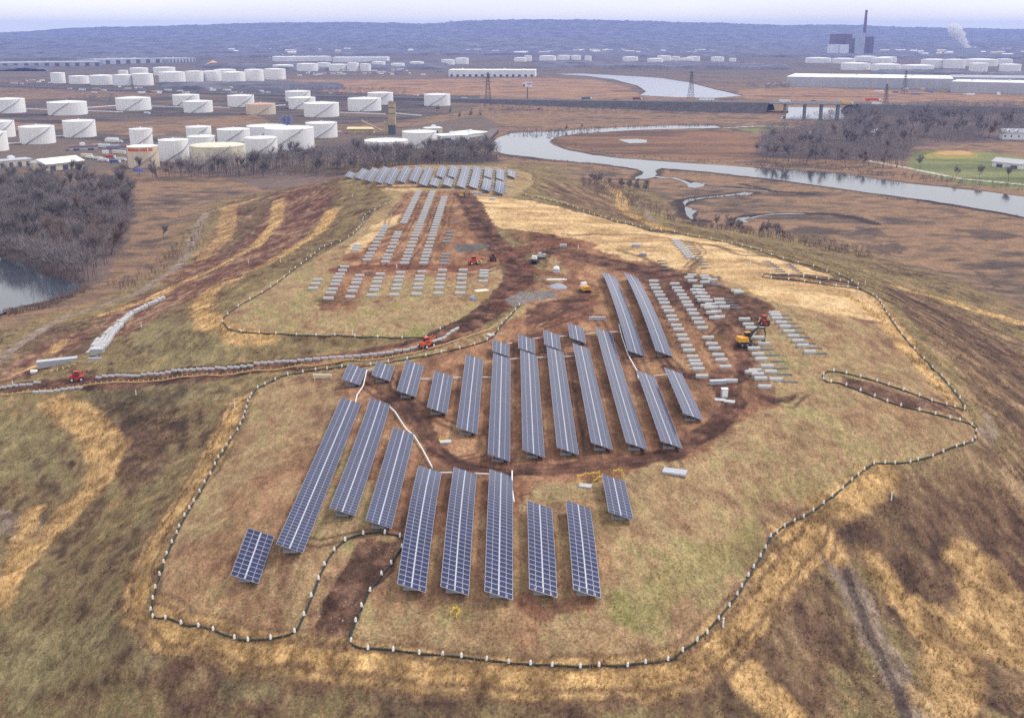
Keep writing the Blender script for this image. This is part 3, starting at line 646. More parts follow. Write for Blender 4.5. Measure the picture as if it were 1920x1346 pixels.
for j, s in enumerate(["145,940 128,970 110,1005", "345,842 330,870 312,900 295,923 288,950 272,975 258,1010 243,1038 225,1080", "458,908 443,938 430,963 418,998 403,1025 388,1068",
    "613,898 597,930 588,957 578,992 567,1018 550,1057", "767,887 757,922 748,947 740,982 732,1010 717,1053", "925,880 910,915 903,940 900,977 893,1005 884,1048",
    "1080,870 1073,905 1066,935 1060,970 1055,1000 1048,1043", "1235,868 1228,903 1225,932 1222,967 1218,1000 1212,1042", "1393,873 1390,893 1388,915 1385,952"]):
    column(cols(s), *Z1, 'the %s row from the left on the lawn' % ordw(j), LG)
# small blocks in the gaps of the far tables
gaps = [(1015, 100, 960, 210), (1042, 95, 1065, 225), (1130, 90, 1070, 225), (1215, 90, 1160, 225), (1298, 95, 1262, 230), (1382, 95, 1350, 235), (1468, 100, 1455, 265), (1552, 105, 1555, 285), (1640, 120, 1638, 160)]
SM = rounded_block(1.5, 0.9, 0.8).mesh('small_block', M_CONC)
for j, (a, b, c, d) in enumerate(gaps):
    if j == 1: continue
    nn = max(3, int((d - b) / 16))
    for i in range(nn):
        f = i / (nn - 1); p = on_ground(560 + (a + (c - a) * f) / 4, 290 + (b + (d - b) * f) / 4, .4)
        o = place('small_block', SM, None, (p[0], p[1], g(p[0], p[1]))); tag(o, 'small block, %s from back in %s gap between crest tables' % (ordw(i), ordw(j)), 'concrete block', 'small blocks between the far tables')
# road edge blocks
RB = rounded_block(1.88, 0.65, 0.6).mesh('road_block', M_CONC)
def path_pts(pts, step, up=0.0):
    w = [on_ground(u, v, up)[:2] for u, v in pts]; out = []; acc = 0.0
    for a, b in zip(w[:-1], w[1:]):
        L = float(np.hypot(*(b - a))); d = (b - a) / L; t = acc
        while t < L:
            out.append((a[0] + d[0] * t, a[1] + d[1] * t, math.atan2(d[1], d[0]))); t += step
        acc = t - L
    return out
def scale_pts(s, ox, oy, k): return [(ox + a / k, oy + b / k) for a, b in cols(s)]
Z4 = (0, 520, 4.571); Z5 = (400, 540, 3.31)
cnt = 0
for pts, wh in ((scale_pts("-60,955 15,945 145,932 330,905", *Z4), 'row at the left end'), (scale_pts("310,985 480,965 700,942", *Z4), 'near side row by the red loader'),
            (scale_pts("850,858 1090,835 1330,815 1890,765", *Z4) + scale_pts("155,482 390,468 560,455 740,437 960,415 1060,402 1180,383 1290,352", *Z5), 'long row up the haul road'),
            (scale_pts("1370,330 1430,300 1530,243", *Z5), 'last row beyond the orange loader')):
    for i, (x, y, r) in enumerate(path_pts(pts, 2.02, .35)):
        o = place('road_block', RB, None, (x, y, g(x, y) - .03), r + rb_.uniform(-.04, .04)); tag(o, 'short block, %s from left in the %s' % (ordw(i), wh), 'concrete block', 'blocks lining the haul road')
for i, (a, b) in enumerate([(885, 828), (905, 828), (1315, 350)]):
    pass
# stockpile of blocks on the left slope
ln = path_pts(scale_pts("840,612 880,570 930,500 990,440 1040,385 1110,325 1200,275 1300,225 1380,185", *Z4), 2.12, .6)
TB = rounded_block(1.8, 1.15, 0.6).mesh('stacked_block', M_CONC)
for i, (x, y, r) in enumerate(ln):
    nr = 4 if i < 8 else (3 if i < 14 else 2)
    for k in range(nr):
        ox = (k - (0.5 if nr == 2 else 1)) * 1.5; px_, py_ = x - math.sin(r) * ox, y + math.cos(r) * ox
        for lv in range(2):
            if lv == 1 and i < 3 and k > 2: continue
            o = place('stacked_block', TB, None, (px_, py_, g(px_, py_) + lv * 0.63), r + rb_.uniform(-.03, .03))
            tag(o, 'white stockpile block, %s along, line %s, %s layer' % (ordw(i), ['one', 'two', 'three', 'four'][k], 'top' if lv else 'bottom'), 'concrete block', 'stockpiled blocks beside the haul road')
# dark pads
def pad(u, v, label, w=3.2, d=1.0, rz=0):
    p = on_ground(u, v, .05); m = MB(); n = 14; pts = []
    for i in range(n):
        t = 2 * math.pi * i / n; c, s = math.cos(t), math.sin(t); e = 0.35
        pts.append((w / 2 * math.copysign(abs(c) ** e, c) * rb_.uniform(.94, 1.04), d / 2 * math.copysign(abs(s) ** e, s) * rb_.uniform(.9, 1.08)))
    m.prism(pts, -0.25, 0.07); o = m.build('gravel_pad', M_PAD, None, (p[0], p[1], g(p[0], p[1]) + .03), rz); return tag(o, label, 'gravel pad', 'dark gravel pads waiting for ballast blocks')
padg = [("1110,660 1130,690 1160,718 1190,748 1215,783 1250,817 1290,858 1340,892 1375,932", R3, 'beside the rightmost block row'), ("990,905 1035,945 1070,990 1095,1040 1120,1083 1155,1137", R3, 'right of the excavator row'),
  ("400,125 415,140 428,155 442,170 455,186 468,202 482,218 496,236 510,254 525,274 540,296 555,318", R3, 'in the long strip on straw matting'), ("985,272 1003,285 1022,299 1042,313 1062,328 1084,344 1108,361", R3, 'in the left strip on the far straw slope'),
  ("1130,290 1148,304 1166,318 1186,333 1208,349 1232,366", R3, 'in the right strip on the far straw slope'), ("700,548 722,565 745,585 770,603 600,430 630,440 820,500 610,385", R3, 'on the black mud patch'),
  ("240,265 250,285 262,305 272,325", R3, 'in the short strip on the rear straw'), ("1205,395 1195,425 1183,455 1172,490 1160,520", Z1, 'left of the haul road top')]
for s, zz_, wh in padg:
    for i, (a, b) in enumerate(sorted(cols(s), key=lambda q: -q[1])):
        pad(zz_[0] + a / zz_[2], zz_[1] + b / zz_[2], 'gravel pad, %s from near end %s' % (ordw(i), wh), 3.4 if zz_ is R3 else 3.0, 1.1)

# ---------------------------------------------------------------- filter socks, stakes and conduits
M_SOCK = mat('filter_sock', (0.022, 0.032, 0.026, 1), 0.9, 0, 0.4, 3, 0.3)
M_STRAWS = mat('straw_wattle', lin(176, 146, 110), 0.9, 0, 0.2, 3, 0.3)
def smooth_line(pts, n=5):
    q = np.array([on_ground(u, v)[:2] for u, v in pts]); out = []
    for i in range(len(q) - 1):
        p0, p1, p2, p3 = q[max(i - 1, 0)], q[i], q[i + 1], q[min(i + 2, len(q) - 1)]
        for k in range(n):
            t = k / n; out.append(0.5 * ((2 * p1) + (-p0 + p2) * t + (2 * p0 - 5 * p1 + 4 * p2 - p3) * t * t + (-p0 + 3 * p1 - 3 * p2 + p3) * t ** 3))
    out.append(q[-1]); return np.array(out)
def laid(q, r, up):
    xy = np.array(q); z = gsample(GZ, xy[:, 0], xy[:, 1]); return [(a, b, c + up) for (a, b), c in zip(xy, z)]
def resample(q, step):
    out = [q[0]]; acc = 0
    for a, b in zip(q[:-1], q[1:]):
        L = float(np.hypot(*(b - a))); n = max(1, int(L / step))
        out += [a + (b - a) * (i + 1) / n for i in range(n)]
    return np.array(out)
SM_ = MB(); SM_.box((0, 0, .1), (.07, .07, .5)); STK0 = SM_.mesh('stake_post', mat('stake_wood', lin(186, 160, 120), .8))
SM_ = MB(); SM_.cyl((0, 0, .2), (0, 0, .7), .2, .17, 8); SM_.cyl((0, 0, .7), (0, 0, .9), .17, .06, 8); STK1 = SM_.mesh('white_sleeve', M_WHITE)
def stake(x, y, label, group):
    s = place('stake', STK0, None, (x, y, g(x, y)), rb_.uniform(0, 6)); s.rotation_euler[0] = rb_.uniform(-.12, .12)
    tag(s, label, 'stake', group); place('sleeve', STK1, s); return s
SOCKS = [("650,690 560,701 497,722 470,745 455,790 430,830 400,880 385,905 350,965 325,1015 300,1075 285,1135 290,1158 330,1168 390,1182 430,1193 490,1200 548,1188 565,1165 585,1120 605,1070 625,1035 655,1010 700,1000 745,1005 756,1016 745,1040 715,1075 690,1110 665,1165 657,1203 680,1212 740,1222 840,1231 960,1245 1040,1248 1150,1248 1240,1240 1290,1213 1340,1168 1380,1120 1405,1080 1430,1040 1445,1010 1475,985 1520,962 1570,925 1605,895 1640,873 1700,868 1760,850 1820,830 1830,812 1820,797 1780,785 1700,765 1640,745 1575,720 1550,717 1543,706 1553,698 1580,700 1640,715 1700,735 1760,757 1811,771", 'long dark filter sock looping round the front lawn and its drainage channels', 3.2, 'front'),
 ("1811,771 1790,740 1770,712 1740,680 1700,640 1670,600 1645,562 1622,547 1550,535 1440,522 1435,515 1470,517 1540,524 1615,537", 'dark filter sock running up the right rim to the straw slope channel', 4.6, 'right rim'),
 ("1600,530 1520,500 1450,480 1330,449 1200,428 1120,405 1050,383 980,366", 'dark filter sock along the crest behind the straw slope', 5.5, 'crest'),
 ("737,380 690,400 681,412 680,422 655,445 610,465 560,500 500,545 440,580 420,598 420,608 435,618 480,625 600,631 700,635 790,634 810,626 838,613", 'dark filter sock round the left shoulder lawn', 6.2, 'left shoulder'),
 ("975,572 958,592 940,611 920,635 880,650 800,668 700,685 655,690", 'dark filter sock between the haul road and the middle tables', 4.5, 'haul road')]
for s, lb, st, wh in SOCKS:
    q = resample(smooth_line(P(s)), 1.2); o = MB().tube(laid(q, .2, .12), [.17 + .05 * math.sin(i * 1.7) * math.sin(i * .37) for i in range(len(q))], 7).build('filter_sock', M_SOCK, smooth=True)
    tag(o, lb, 'filter sock', 'dark filter socks on the mound')
    L = np.concatenate([[0], np.cumsum(np.hypot(*np.diff(q, axis=0).T))]); k = 0
    for d in np.arange(1.0, L[-1], st):
        d2 = d + rb_.uniform(-.5, .5); x, y = np.interp(d2, L, q[:, 0]), np.interp(d2, L, q[:, 1])
        stake(x + rb_.uniform(-.15, .15), y - .12, 'white capped stake, %s along the %s filter sock' % (ordw(k), wh) if k < 90 else 'white capped stake, %s past the halfway of the %s filter sock' % (ordw(k - 90), wh), 'white capped stakes along the filter socks'); k += 1
q = resample(smooth_line(scale_pts("-100,1025 150,1000 600,955 1100,900 1890,835", *Z4) + scale_pts("130,535 400,510 700,478 960,450 1140,428 1320,385 1500,330 1720,262", *Z5)), 1.2)
tag(MB().tube(laid(q, .2, .15), .22, 7).build('straw_wattle', M_STRAWS, smooth=True), 'tan straw wattle edging the near side of the haul road', 'straw wattle')
YP = MB().box((0, 0, .25), (.2, .2, .55)).mesh('yellow_stake', mat('yellow_paint', lin(214, 178, 60), .6))
L = np.concatenate([[0], np.cumsum(np.hypot(*np.diff(q, axis=0).T))]); k = 0
for d in np.arange(1.0, L[-1] * .86, 1.6):
    x, y = np.interp(d, L, q[:, 0]), np.interp(d, L, q[:, 1]) + .55
    o = place('marker_stake', YP, None, (x, y, g(x, y))); tag(o, ('small yellow stake behind the straw wattle, %s from the left' % ordw(k)) if k < 90 else 'small yellow stake behind the straw wattle, %s after the ninetieth' % ordw(k - 90), 'stake', 'yellow stakes along the haul road'); k += 1
Z6 = (600, 600, 2.595); Z8 = (740, 860, 8.0)
conds = [("662,205 865,206", Z8, 'left one linking the front tables'), ("1200,218 1415,226", Z8, 'right one linking the front tables'), ("1762,180 1757,430 1790,645", Z8, 'loose one at the far corner of the front centre table'),
 ("225,242 262,240", Z6, 'short one between the two tiny left tables'), ("228,244 210,320 180,365 172,402", Z6, 'bent one dropping from the tiny left tables'), ("325,408 365,445 400,500 420,530 460,565 500,630 545,714", Z6, 'long snaking one across the turning loop'),
 ("480,287 545,285", Z6, 'first one in the middle block'), ("635,280 700,280", Z6, 'second one in the middle block'), ("780,278 838,278", Z6, 'third one in the middle block'), ("915,190 975,187", Z6, 'left one of the rear crossing line'),
 ("1045,184 1110,180", Z6, 'middle one of the rear crossing line'), ("1180,178 1240,176", Z6, 'right one of the rear crossing line'), ("912,116 935,112", Z6, 'stub beside the first tiny rear table'), ("1035,92 1092,83", Z6, 'one between the second and third tiny rear tables'),
 ("1162,82 1212,74", Z6, 'one between the third and fourth tiny rear tables'), ("1288,68 1342,62", Z6, 'one right of the fourth tiny rear table'), ("1408,58 1460,58", Z6, 'one touching the paired pale tables'),
 ("1455,20 1470,80 1500,170 1530,225 1545,250 1550,288", Z6, 'long curved one under the paired pale tables'), ("1625,270 1690,265", Z6, 'rightmost one of the middle block')]
for s, zz_, wh in conds:
    pp = [on_ground(zz_[0] + a / zz_[2], zz_[1] + b / zz_[2], .5) for a, b in cols(s)]
    q = resample(np.array([p[:2] for p in pp]), 1.5); pts = laid(q, .1, .5)
    t = thing('cable_conduit', 'white cable conduit, ' + wh, 'conduit', pts[0], 0, 'white cable conduits between tables'); o0 = np.array(pts[0])
    MB().tube([tuple(np.array(p) - o0) for p in pts], .13, 8).build('pipe', M_WHITE, t, smooth=True)
    m = MB()
    for p in pts[::2]: d = np.array(p) - o0; m.box((d[0], d[1], d[2] - .3), (.3, .3, .38))
    m.build('support', M_CONC, t)
# ---------------------------------------------------------------- river, creeks and pond
wm = bpy.data.materials.new('river_water'); wm.use_nodes = True
_q = wm.node_tree; _b = _q.nodes['Principled BSDF']; _b.inputs['Base Color'].default_value = (0.045, 0.055, 0.075, 1); _b.inputs['Roughness'].default_value = 0.07
_b.inputs['IOR'].default_value = 1.5
_g = _q.nodes.new('ShaderNodeNewGeometry'); _o = _q.nodes.new('ShaderNodeTexNoise'); _o.inputs['Scale'].default_value = 0.5; _o.inputs['Detail'].default_value = 5
_p = _q.nodes.new('ShaderNodeBump'); _p.inputs['Strength'].default_value = 0.12; _p.inputs['Distance'].default_value = 0.15
_q.links.new(_g.outputs['Position'], _o.inputs['Vector']); _q.links.new(_o.outputs['Fac'], _p.inputs['Height']); _q.links.new(_p.outputs['Normal'], _b.inputs['Normal'])
def water(name, s, label, z=0.3):
    pts = [flat(u, v, z) for u, v in P(s)]; out = []
    n = len(pts)
    for i in range(n):
        p0, p1, p2, p3 = pts[i - 1], pts[i], pts[(i + 1) % n], pts[(i + 2) % n]
        for k in range(4):
            t = k / 4; c = 0.5 * ((2 * p1) + (-p0 + p2) * t * .7 + (2 * p0 - 5 * p1 + 4 * p2 - p3) * t * t * .7 + (-p0 + 3 * p1 - 3 * p2 + p3) * t ** 3 * .7) if False else p1 + (p2 - p1) * t
            j = rb_.uniform(-.8, .8); out.append((c[0] + j, c[1] + j * 1.5, z))
    o = MB().add(out, [tuple(range(len(out)))]).build(name, wm); tag(o, label, kind='structure')
    return o
water('river', "918,281 920,273 926,264 935,258 960,250 1000,248 1040,247 1090,243 1150,240 1200,238 1260,236 1340,236 1352,240 1330,241 1280,242 1230,243 1180,245 1130,248 1085,251 1050,256 1034,262 1030,267 1040,273 1060,281 1100,289 1150,296 1230,302 1300,307 1380,312 1430,316 1500,320 1560,324 1600,329 1650,336 1700,344 1780,352 1850,360 1920,369 2010,380 2010,425 1915,406 1800,385 1725,374 1633,362 1500,343 1430,334 1390,330 1340,324 1290,319 1240,316 1232,318 1228,322 1232,327 1226,333 1208,336 1192,336 1190,333 1204,328 1207,322 1195,318 1170,313 1110,307 1040,300 980,293 940,288", 'wide tidal river bending past the marsh')
water('river', "1040,139 1090,138.5 1180,143 1240,147 1290,155 1340,168 1392,180 1340,184 1270,183 1200,179 1212,172 1195,161 1150,149 1100,143", 'upstream reach of the river beyond the highway')
water('river', "1478,201 1585,203 1590,210 1580,226 1500,226 1462,223 1478,212", 'river seen under the highway bridge')
water('creek', "1300,342 1322,345 1319,350 1303,353 1290,352 1288,347", 'short open bend of the marsh creek')
water('creek', "1378,364 1395,361 1414,362 1404,366 1385,367", 'open bend of the marsh creek near the river')
water('creek', "1296,375 1284,377 1272,381 1267,386 1274,392 1286,396 1284,402 1279,408 1292,413 1311,413 1300,408 1298,403 1306,396 1296,391 1284,387 1286,382", 'winding open creek in the marsh')
water('creek', "1376,414 1382,409 1404,407 1408,409 1396,412 1404,417 1392,418", 'last open bend of the marsh creek', .2)
water('creek', "1158,262 1195,261 1214,263 1212,268 1180,269", 'shallow pool on the marsh island', .2)
for uu, vv, w in ((1300, 348, 0),): pass
def creek(s, w, label):
    q = np.array([flat(u, v, .2)[:2] for u, v in P(s)]); L0 = []; R0 = []
    for i in range(len(q)):
        d = q[min(i + 1, len(q) - 1)] - q[max(i - 1, 0)]; d /= np.hypot(*d); nn = np.array([-d[1], d[0]]); ww = w * (.6 + .8 * rb_.random()); L0.append(q[i] + nn * ww / 2); R0.append(q[i] - nn * ww / 2)
    pts = L0 + R0[::-1]; n = len(q); o = MB().add([(a[0], a[1], .22) for a in pts], [(i, i + 1, 2 * n - 2 - i, 2 * n - 1 - i) for i in range(n - 1)]).build('creek', wm); return tag(o, label, kind='structure')
creek("1228,331 1245,334 1262,334 1280,339 1292,345 1302,347", 4, 'narrow creek arm leaving the river'); creek("1388,364 1370,366 1345,369 1320,371 1300,374 1290,377", 4, 'narrow creek arm crossing the marsh'); creek("1408,409 1425,405 1450,402 1480,401 1510,401", 3, 'narrow dark creek in the marsh'); creek("1320,349 1345,352 1375,354 1410,356 1440,359", 2.5, 'narrow creek along the river bank')
water('pond', "-90,470 0,484 40,492 62,500 72,514 110,520 152,534 150,541 128,553 84,566 40,574 14,582 -20,600 -90,640", 'dark pond at the foot of the mound', .8)

# ---------------------------------------------------------------- storage tanks
M_TANK = mat('white_tank_paint', (0.82, 0.82, 0.84, 1), 0.5, 0, 0.10, .6, streak=True); M_CREAM = mat('cream_tank_paint', (0.66, 0.62, 0.5, 1), 0.6, 0, .12, .2)
M_RUST = mat('rust_streaked_paint', lin(222, 214, 205), 0.7, 0, .1, .25, second=lin(208, 178, 138), streak=True); M_RROOF = mat('rusty_roof', lin(216, 180, 165), .8, 0, .1, .2, second=lin(190, 130, 110))
M_DK = mat('dark_steel', (0.10, 0.10, 0.12, 1), 0.6); M_ORG = mat('orange_band', lin(210, 90, 50), .7); M_MIDGREY = mat('mid_grey', (0.45, 0.45, 0.5, 1), .7)  # last one: even mid grey for tank fittings, dock doors and one roof
def pxm(v, z=0): return 0.955 * (v - 60) / (CAMZ - z)
def tank(u0, u1, vt, vb, label, group, kind='white', detail=True):
    s = pxm(vb); R_ = (u1 - u0) / 2 / s; H_ = max(3, (vb - vt) / s * 1.0); p = flat((u0 + u1) / 2, vb)
    d = p[:2] / np.linalg.norm(p[:2]); c = (p[0] + d[0] * R_, p[1] + d[1] * R_, 0)
    R_ *= (c[1] / p[1])
    t = thing('storage_tank', label, 'tank', c, 0, group); n = 40 if detail else 24
    sm = {'white': M_TANK, 'cream': M_CREAM, 'rust': M_RUST, 'rustroof': M_RUST, 'orange': M_RUST}[kind]
    MB().lathe([(R_, -.3), (R_, H_ - .25), (R_ + .12, H_ - .25), (R_ + .12, H_)], n).build('shell', sm, t, smooth=False)
    ri = 0.055 if kind != 'flat' else .0
    MB().lathe([(R_ + .12, H_), (R_ * .97, H_ + .05), (R_ * .5, H_ + R_ * ri * .75), (0.01, H_ + R_ * ri)], n).build('roof', {'cream': M_CREAM, 'rustroof': M_RROOF}.get(kind, M_TANK), t, smooth=True)
    if detail:
        MB().lathe([(R_ + .16, H_ + .9), (R_ + .24, H_ + .9), (R_ + .24, H_ + 1.05), (R_ + .16, H_ + 1.05), (R_ + .16, H_ + .9)], n).build('handrail', M_MIDGREY, t)
        a0 = rb_.uniform(-2.3, -1.6); st = MB(); k = 14; sp = (1.6 * H_ / R_)
        vs = []
        for i in range(k + 1):
            a = a0 + sp * i / k; z = H_ * i / k
            for r, dz in ((R_ + .05, 0), (R_ + 1.0, 0), (R_ + 1.0, .9), (R_ + .05, .25)): vs.append((r * math.cos(a), r * math.sin(a), z + dz))
        st.add(vs, [(4 * i + j, 4 * i + (j + 1) % 4, 4 * i + 4 + (j + 1) % 4, 4 * i + 4 + j) for i in range(k) for j in range(4)])
        st.build('stair', M_MIDGREY, t)
        MB().cyl((0, 0, H_ + R_ * ri - .1), (0, 0, H_ + R_ * ri + 1.1), .6, n=8).build('vent', M_TANK, t)
        a = a0 + 1.2 + sp; m = MB(); m.cyl((R_ * math.cos(a) * .98, R_ * math.sin(a) * .98, 1.2), ((R_ + 2.2) * math.cos(a), (R_ + 2.2) * math.sin(a), 1.2), .4, n=8); m.build('nozzle', M_MIDGREY, t)
    if kind == 'orange':
        m = MB(); a = -2.45
        while a < -.62:
            w = rb_.uniform(.035, .075); r = R_ + .12; z0, z1 = H_ * rb_.choice([.80, .80, .81]), H_ * .935
            if rb_.random() > .12: m.add([(r * math.cos(q), r * math.sin(q), z) for z in (z0, z1) for q in (a, a + w)], [(0, 1, 3, 2)])
            a += w + rb_.uniform(.012, .02)
        m.build('lettering', M_ORG, t)
    return t
TG = 'white storage tanks of the tank farm'
for a in [(-14, 47, 188, 213, 'white tank cut by the left picture edge, back row'), (93, 163, 194, 217, 'broad white tank second from left in the back row'), (220, 283, 186, 208, 'broad white tank third from left in the back row'),
 (325.5, 374.5, 180, 199, 'small white tank half behind another, fourth in the back row'), (346, 399, 192, 212, 'white tank overlapping the smaller one behind it, middle left'), (428, 477, 181, 201, 'white tank behind the pinkish ribbed tank'),
 (462.5, 517, 197, 216, 'low tank with rusty pink roof and streaked walls', 'rustroof'), (536, 582.5, 173, 191, 'rearmost of three overlapping white tanks'), (542, 592, 185, 205.5, 'middle one of three overlapping white tanks'),
 (571, 636, 196, 220.5, 'front one of three overlapping white tanks, beside the silos'), (653, 715, 187, 209.5, 'white tank in front of another, left of the tan tower'), (690, 737.5, 176, 197, 'white tank just behind the tan tower'),
 (795.5, 844.5, 179, 199.5, 'lone white tank with bare trees before it, far right of the farm'), (-30, 28, 230, 259, 'white tank at the left edge, middle row'), (-42, 15, 251, 285, 'white tank at the left edge, nearest row'),
 (41, 103.5, 240, 271, 'white tank above the gabled shed, second in the middle row'), (122, 180, 229, 258.5, 'white tank with diagonal stair, third in the middle row'), (246, 287, 244, 276, 'narrow tall white tank behind the rust streaked one'),
 (243, 299, 277, 316, 'rust streaked tank with faded orange lettering near its rim', 'orange'), (301, 355.5, 265, 304, 'white tank right of the rust streaked one'), (351, 397, 240, 266, 'white tank behind the double stair, left centre'),
 (355, 404, 258, 286, 'white tank with broad grey rim behind the cream tank'), (361, 461.5, 277, 311, 'widest nearest tank, cream with stained roof', 'cream'), (409, 469, 245, 267, 'white tank right behind the cream tank'),
 (461, 521, 261, 290, 'low white tank right of the cream tank'), (464, 536, 239, 256, 'white tank left of the blue grey silos'), (499, 589.5, 244, 282, 'largest white tank above the bare tree line'), (574.5, 633, 233, 259.5, 'white tank right of the largest one'),
 (685, 765.5, 267, 299, 'white tank wrapped in bare trees before the tan tower'), (755, 819, 250, 279, 'white tank just right of the tan tower foot')]:
    tank(a[0], a[1], a[2], a[3], a[4], TG, a[5] if len(a) > 5 else 'white')
def fars(s, group, desc):
    for i, q in enumerate(sorted([tuple(float(c) for c in a.split(',')) for a in s.split()])):
        tank(q[0], q[1], q[2], q[3], 'white tank, %s from left %s' % (ordw(i), desc), group, detail=False)
fars("97,123,138,157 131,167,144,158 170,215,143,160 213,250,142,161 250,288,140,161 223,241,133,145 245,278,129,142 289,329,128,142 300,348,137,157 350,382,135,154 380,415,135,153 403,443,132,150 417,460,137,155 460,495,132,153 496,536,131,150", 'tanks of the dense distant row', 'in the dense row before the orange spire')
fars("512,550,123,131 557,597,121,134 595,620,119,130 617,652,122,134 652,673,119,134 675,696,121,134 697,723,117,126 733,759,120,129 768,795,117,125 827,853,113,122 854,879,110,121 964,987,109,116 983,997,105,115 1011,1043,106,115 1045,1070,105,113 1070,1089,105,113 1096,1109,106,115", 'tanks behind the striped warehouse', 'in the far centre cluster')
fars("1167,1196,108,119 1213,1243,111,121 1232,1258,106,117 1258,1275,107,115 1275,1300,110,118 1288,1312,107,116 1333,1357,108,116 1367,1380,110,116", 'tanks beyond the upstream river', 'beyond the upstream river reach')
fars("1510,1557,110,119 1560,1603,111,120 1602,1642,107,116 1645,1680,108,118 1633,1672,110,119 1577,1630,120,132 1633,1687,122,134 1690,1748,124,136 1727,1775,113,128 1768,1808,113,129 1808,1868,113,125 1868,1897,112,122 1817,1850,120,135 1874,1912,122,135", 'tanks behind the long grey warehouse', 'behind the long grey warehouse')

# ---------------------------------------------------------------- buildings
M_WALLG = mat('grey_metal_wall', (0.42, 0.44, 0.52, 1), .7, 0, .08, .03); M_WALLW = mat('white_metal_wall', (0.76, 0.77, 0.82, 1), .7, 0, .08, .03); M_ROOFG = mat('grey_flat_roof', (0.36, 0.37, 0.43, 1), .85, 0, .15, .02)
M_ROOFW = mat('white_roof', (0.86, 0.87, 0.9, 1), .7, 0, .06, .03); M_BAY = mat('dark_dock_door', (0.07, 0.08, 0.13, 1), .7); M_BRICK = mat('brown_brick', lin(110, 82, 84), .9, 0, .15, .1)
M_TAN = mat('tan_cladding', lin(178, 160, 132), .8, 0, .2, .2); M_CREAMW = mat('cream_wall', lin(210, 200, 180), .8, 0, .1, .1); M_BLUEG = mat('blue_grey_steel', lin(120, 130, 170), .6, 0, .15, .3)
def building(a, b, H_, D_, label, wall=M_WALLG, roof=M_ROOFG, bays=0, bayh=.55, group=None, name='warehouse', cat='warehouse', gable=0.0, parapet=.8, baymat=None):
    p0, p1 = flat(*a), flat(*b); d = p1[:2] - p0[:2]; L_ = float(np.hypot(*d)); r = math.atan2(d[1], d[0])
    t = thing(name, label, cat, (p0[0], p0[1], 0), r, group)
    MB().box((L_ / 2, D_ / 2, H_ / 2 - .5), (L_, D_, H_ + 1)).build('wall', wall, t)
    if gable:
        m = MB(); e = 1.0
        m.add([(-e, -e, H_), (L_ + e, -e, H_), (L_ + e, D_ + e, H_), (-e, D_ + e, H_), (-e, D_ / 2, H_ + gable), (L_ + e, D_ / 2, H_ + gable)], [(0, 1, 5, 4), (2, 3, 4, 5), (0, 4, 3), (1, 2, 5), (0, 3, 2, 1)]); m.build('roof', roof, t)
    else:
        MB().box((L_ / 2, D_ / 2, H_ + .05 + parapet / 2), (L_ + .6, D_ + .6, parapet)).build('roof', roof, t)
        m = 0
        for k in range(max(1, min(6, int(L_ / 50)))):
            q = place('roof_unit', UNIT, t, (L_ * (k + .5) / max(1, min(6, int(L_ / 50))) + rb_.uniform(-5, 5), D_ * rb_.uniform(.25, .75), H_ + parapet))
    for k in range(bays):
        w = L_ / bays * .4; MB().box((L_ * (k + .5) / bays, -.12, H_ * bayh / 2), (w, .5, H_ * bayh)).build('dock_door', baymat or M_BAY, t)
    return t
_u = MB().box((0, 0, 1), (5, 4, 2.2)).box((0, 0, 2.4), (3, 3, .6)); UNIT = _u.mesh('roof_unit', M_WALLW)
building((841, 144), (1003, 144.5), 15, 70, 'striped white warehouse with dock doors by the river', M_WALLW, M_ROOFW, 14, .35)
building((1474, 163), (1785, 168), 19, 170, 'very long pale grey warehouse at the right', M_WALLG, M_ROOFW, 12, .9, baymat=M_MIDGREY)
building((1782, 174), (1990, 179), 19, 90, 'grey warehouse with bright white roof at the right edge', M_WALLG, M_ROOFW, 9, .8, baymat=M_MIDGREY)
building((1785, 160), (1990, 163), 15, 140, 'grey flat roofed warehouse behind the bright roofed one', M_WALLG, M_ROOFG, 4)
building((-40, 127), (192, 124), 12, 150, 'long pale warehouse with dark bays, nearest at far left', M_WALLG, M_ROOFG, 12, .85)
building((193, 121), (305, 118), 14, 150, 'long pale warehouse with dark bays, right of the nearest', M_WALLG, M_ROOFG, 6, .9)
building((318, 118), (367, 116), 13, 120, 'unfinished pale warehouse with open frames', M_WALLG, M_ROOFG, 8, .85)
building((-40, 95), (175, 94), 13, 180, 'distant white warehouse at far left', M_WALLW, M_ROOFW, 7)
building((178, 94), (300, 94.5), 12, 150, 'distant cream warehouse, centre of the far left row', M_CREAMW, M_ROOFW, 5)
building((302, 94.5), (445, 92), 13, 150, 'distant white warehouse, right end of the far left row', M_WALLW, M_ROOFW, 6)
building((408, 88), (442, 88), 30, 60, 'distant stepped office block above the left warehouses', M_WALLG, M_ROOFW, 5, .6, name='office_building', cat='building')
building((518, 116), (622, 115), 16, 90, 'wide white storage shed behind the centre tanks', M_WALLW, M_ROOFW, 0); building((624, 117), (726, 117), 16, 80, 'wide white storage shed right of its twin', M_WALLW, M_ROOFW, 0)
building((652, 251), (700, 251), 5, 18, 'yellowish works hall left of the tan tower', M_TAN, mat('yellow_roof', lin(214, 196, 150), .8), 0, gable=1.5, name='works_hall', cat='building')
building((826, 264), (880, 262), 4, 22, 'low white shed by the river dock', M_WALLW, M_ROOFW, 2, name='dock_shed', cat='shed'); building((800, 251), (830, 250), 5, 14, 'small cream shed behind the river dock', M_CREAMW, M_ROOFW, 1, name='dock_shed', cat='shed')
building((882, 258), (918, 254), 3, 30, 'low white loading platform by the river dock', M_WALLW, M_ROOFW, 0, name='dock_shed', cat='shed')
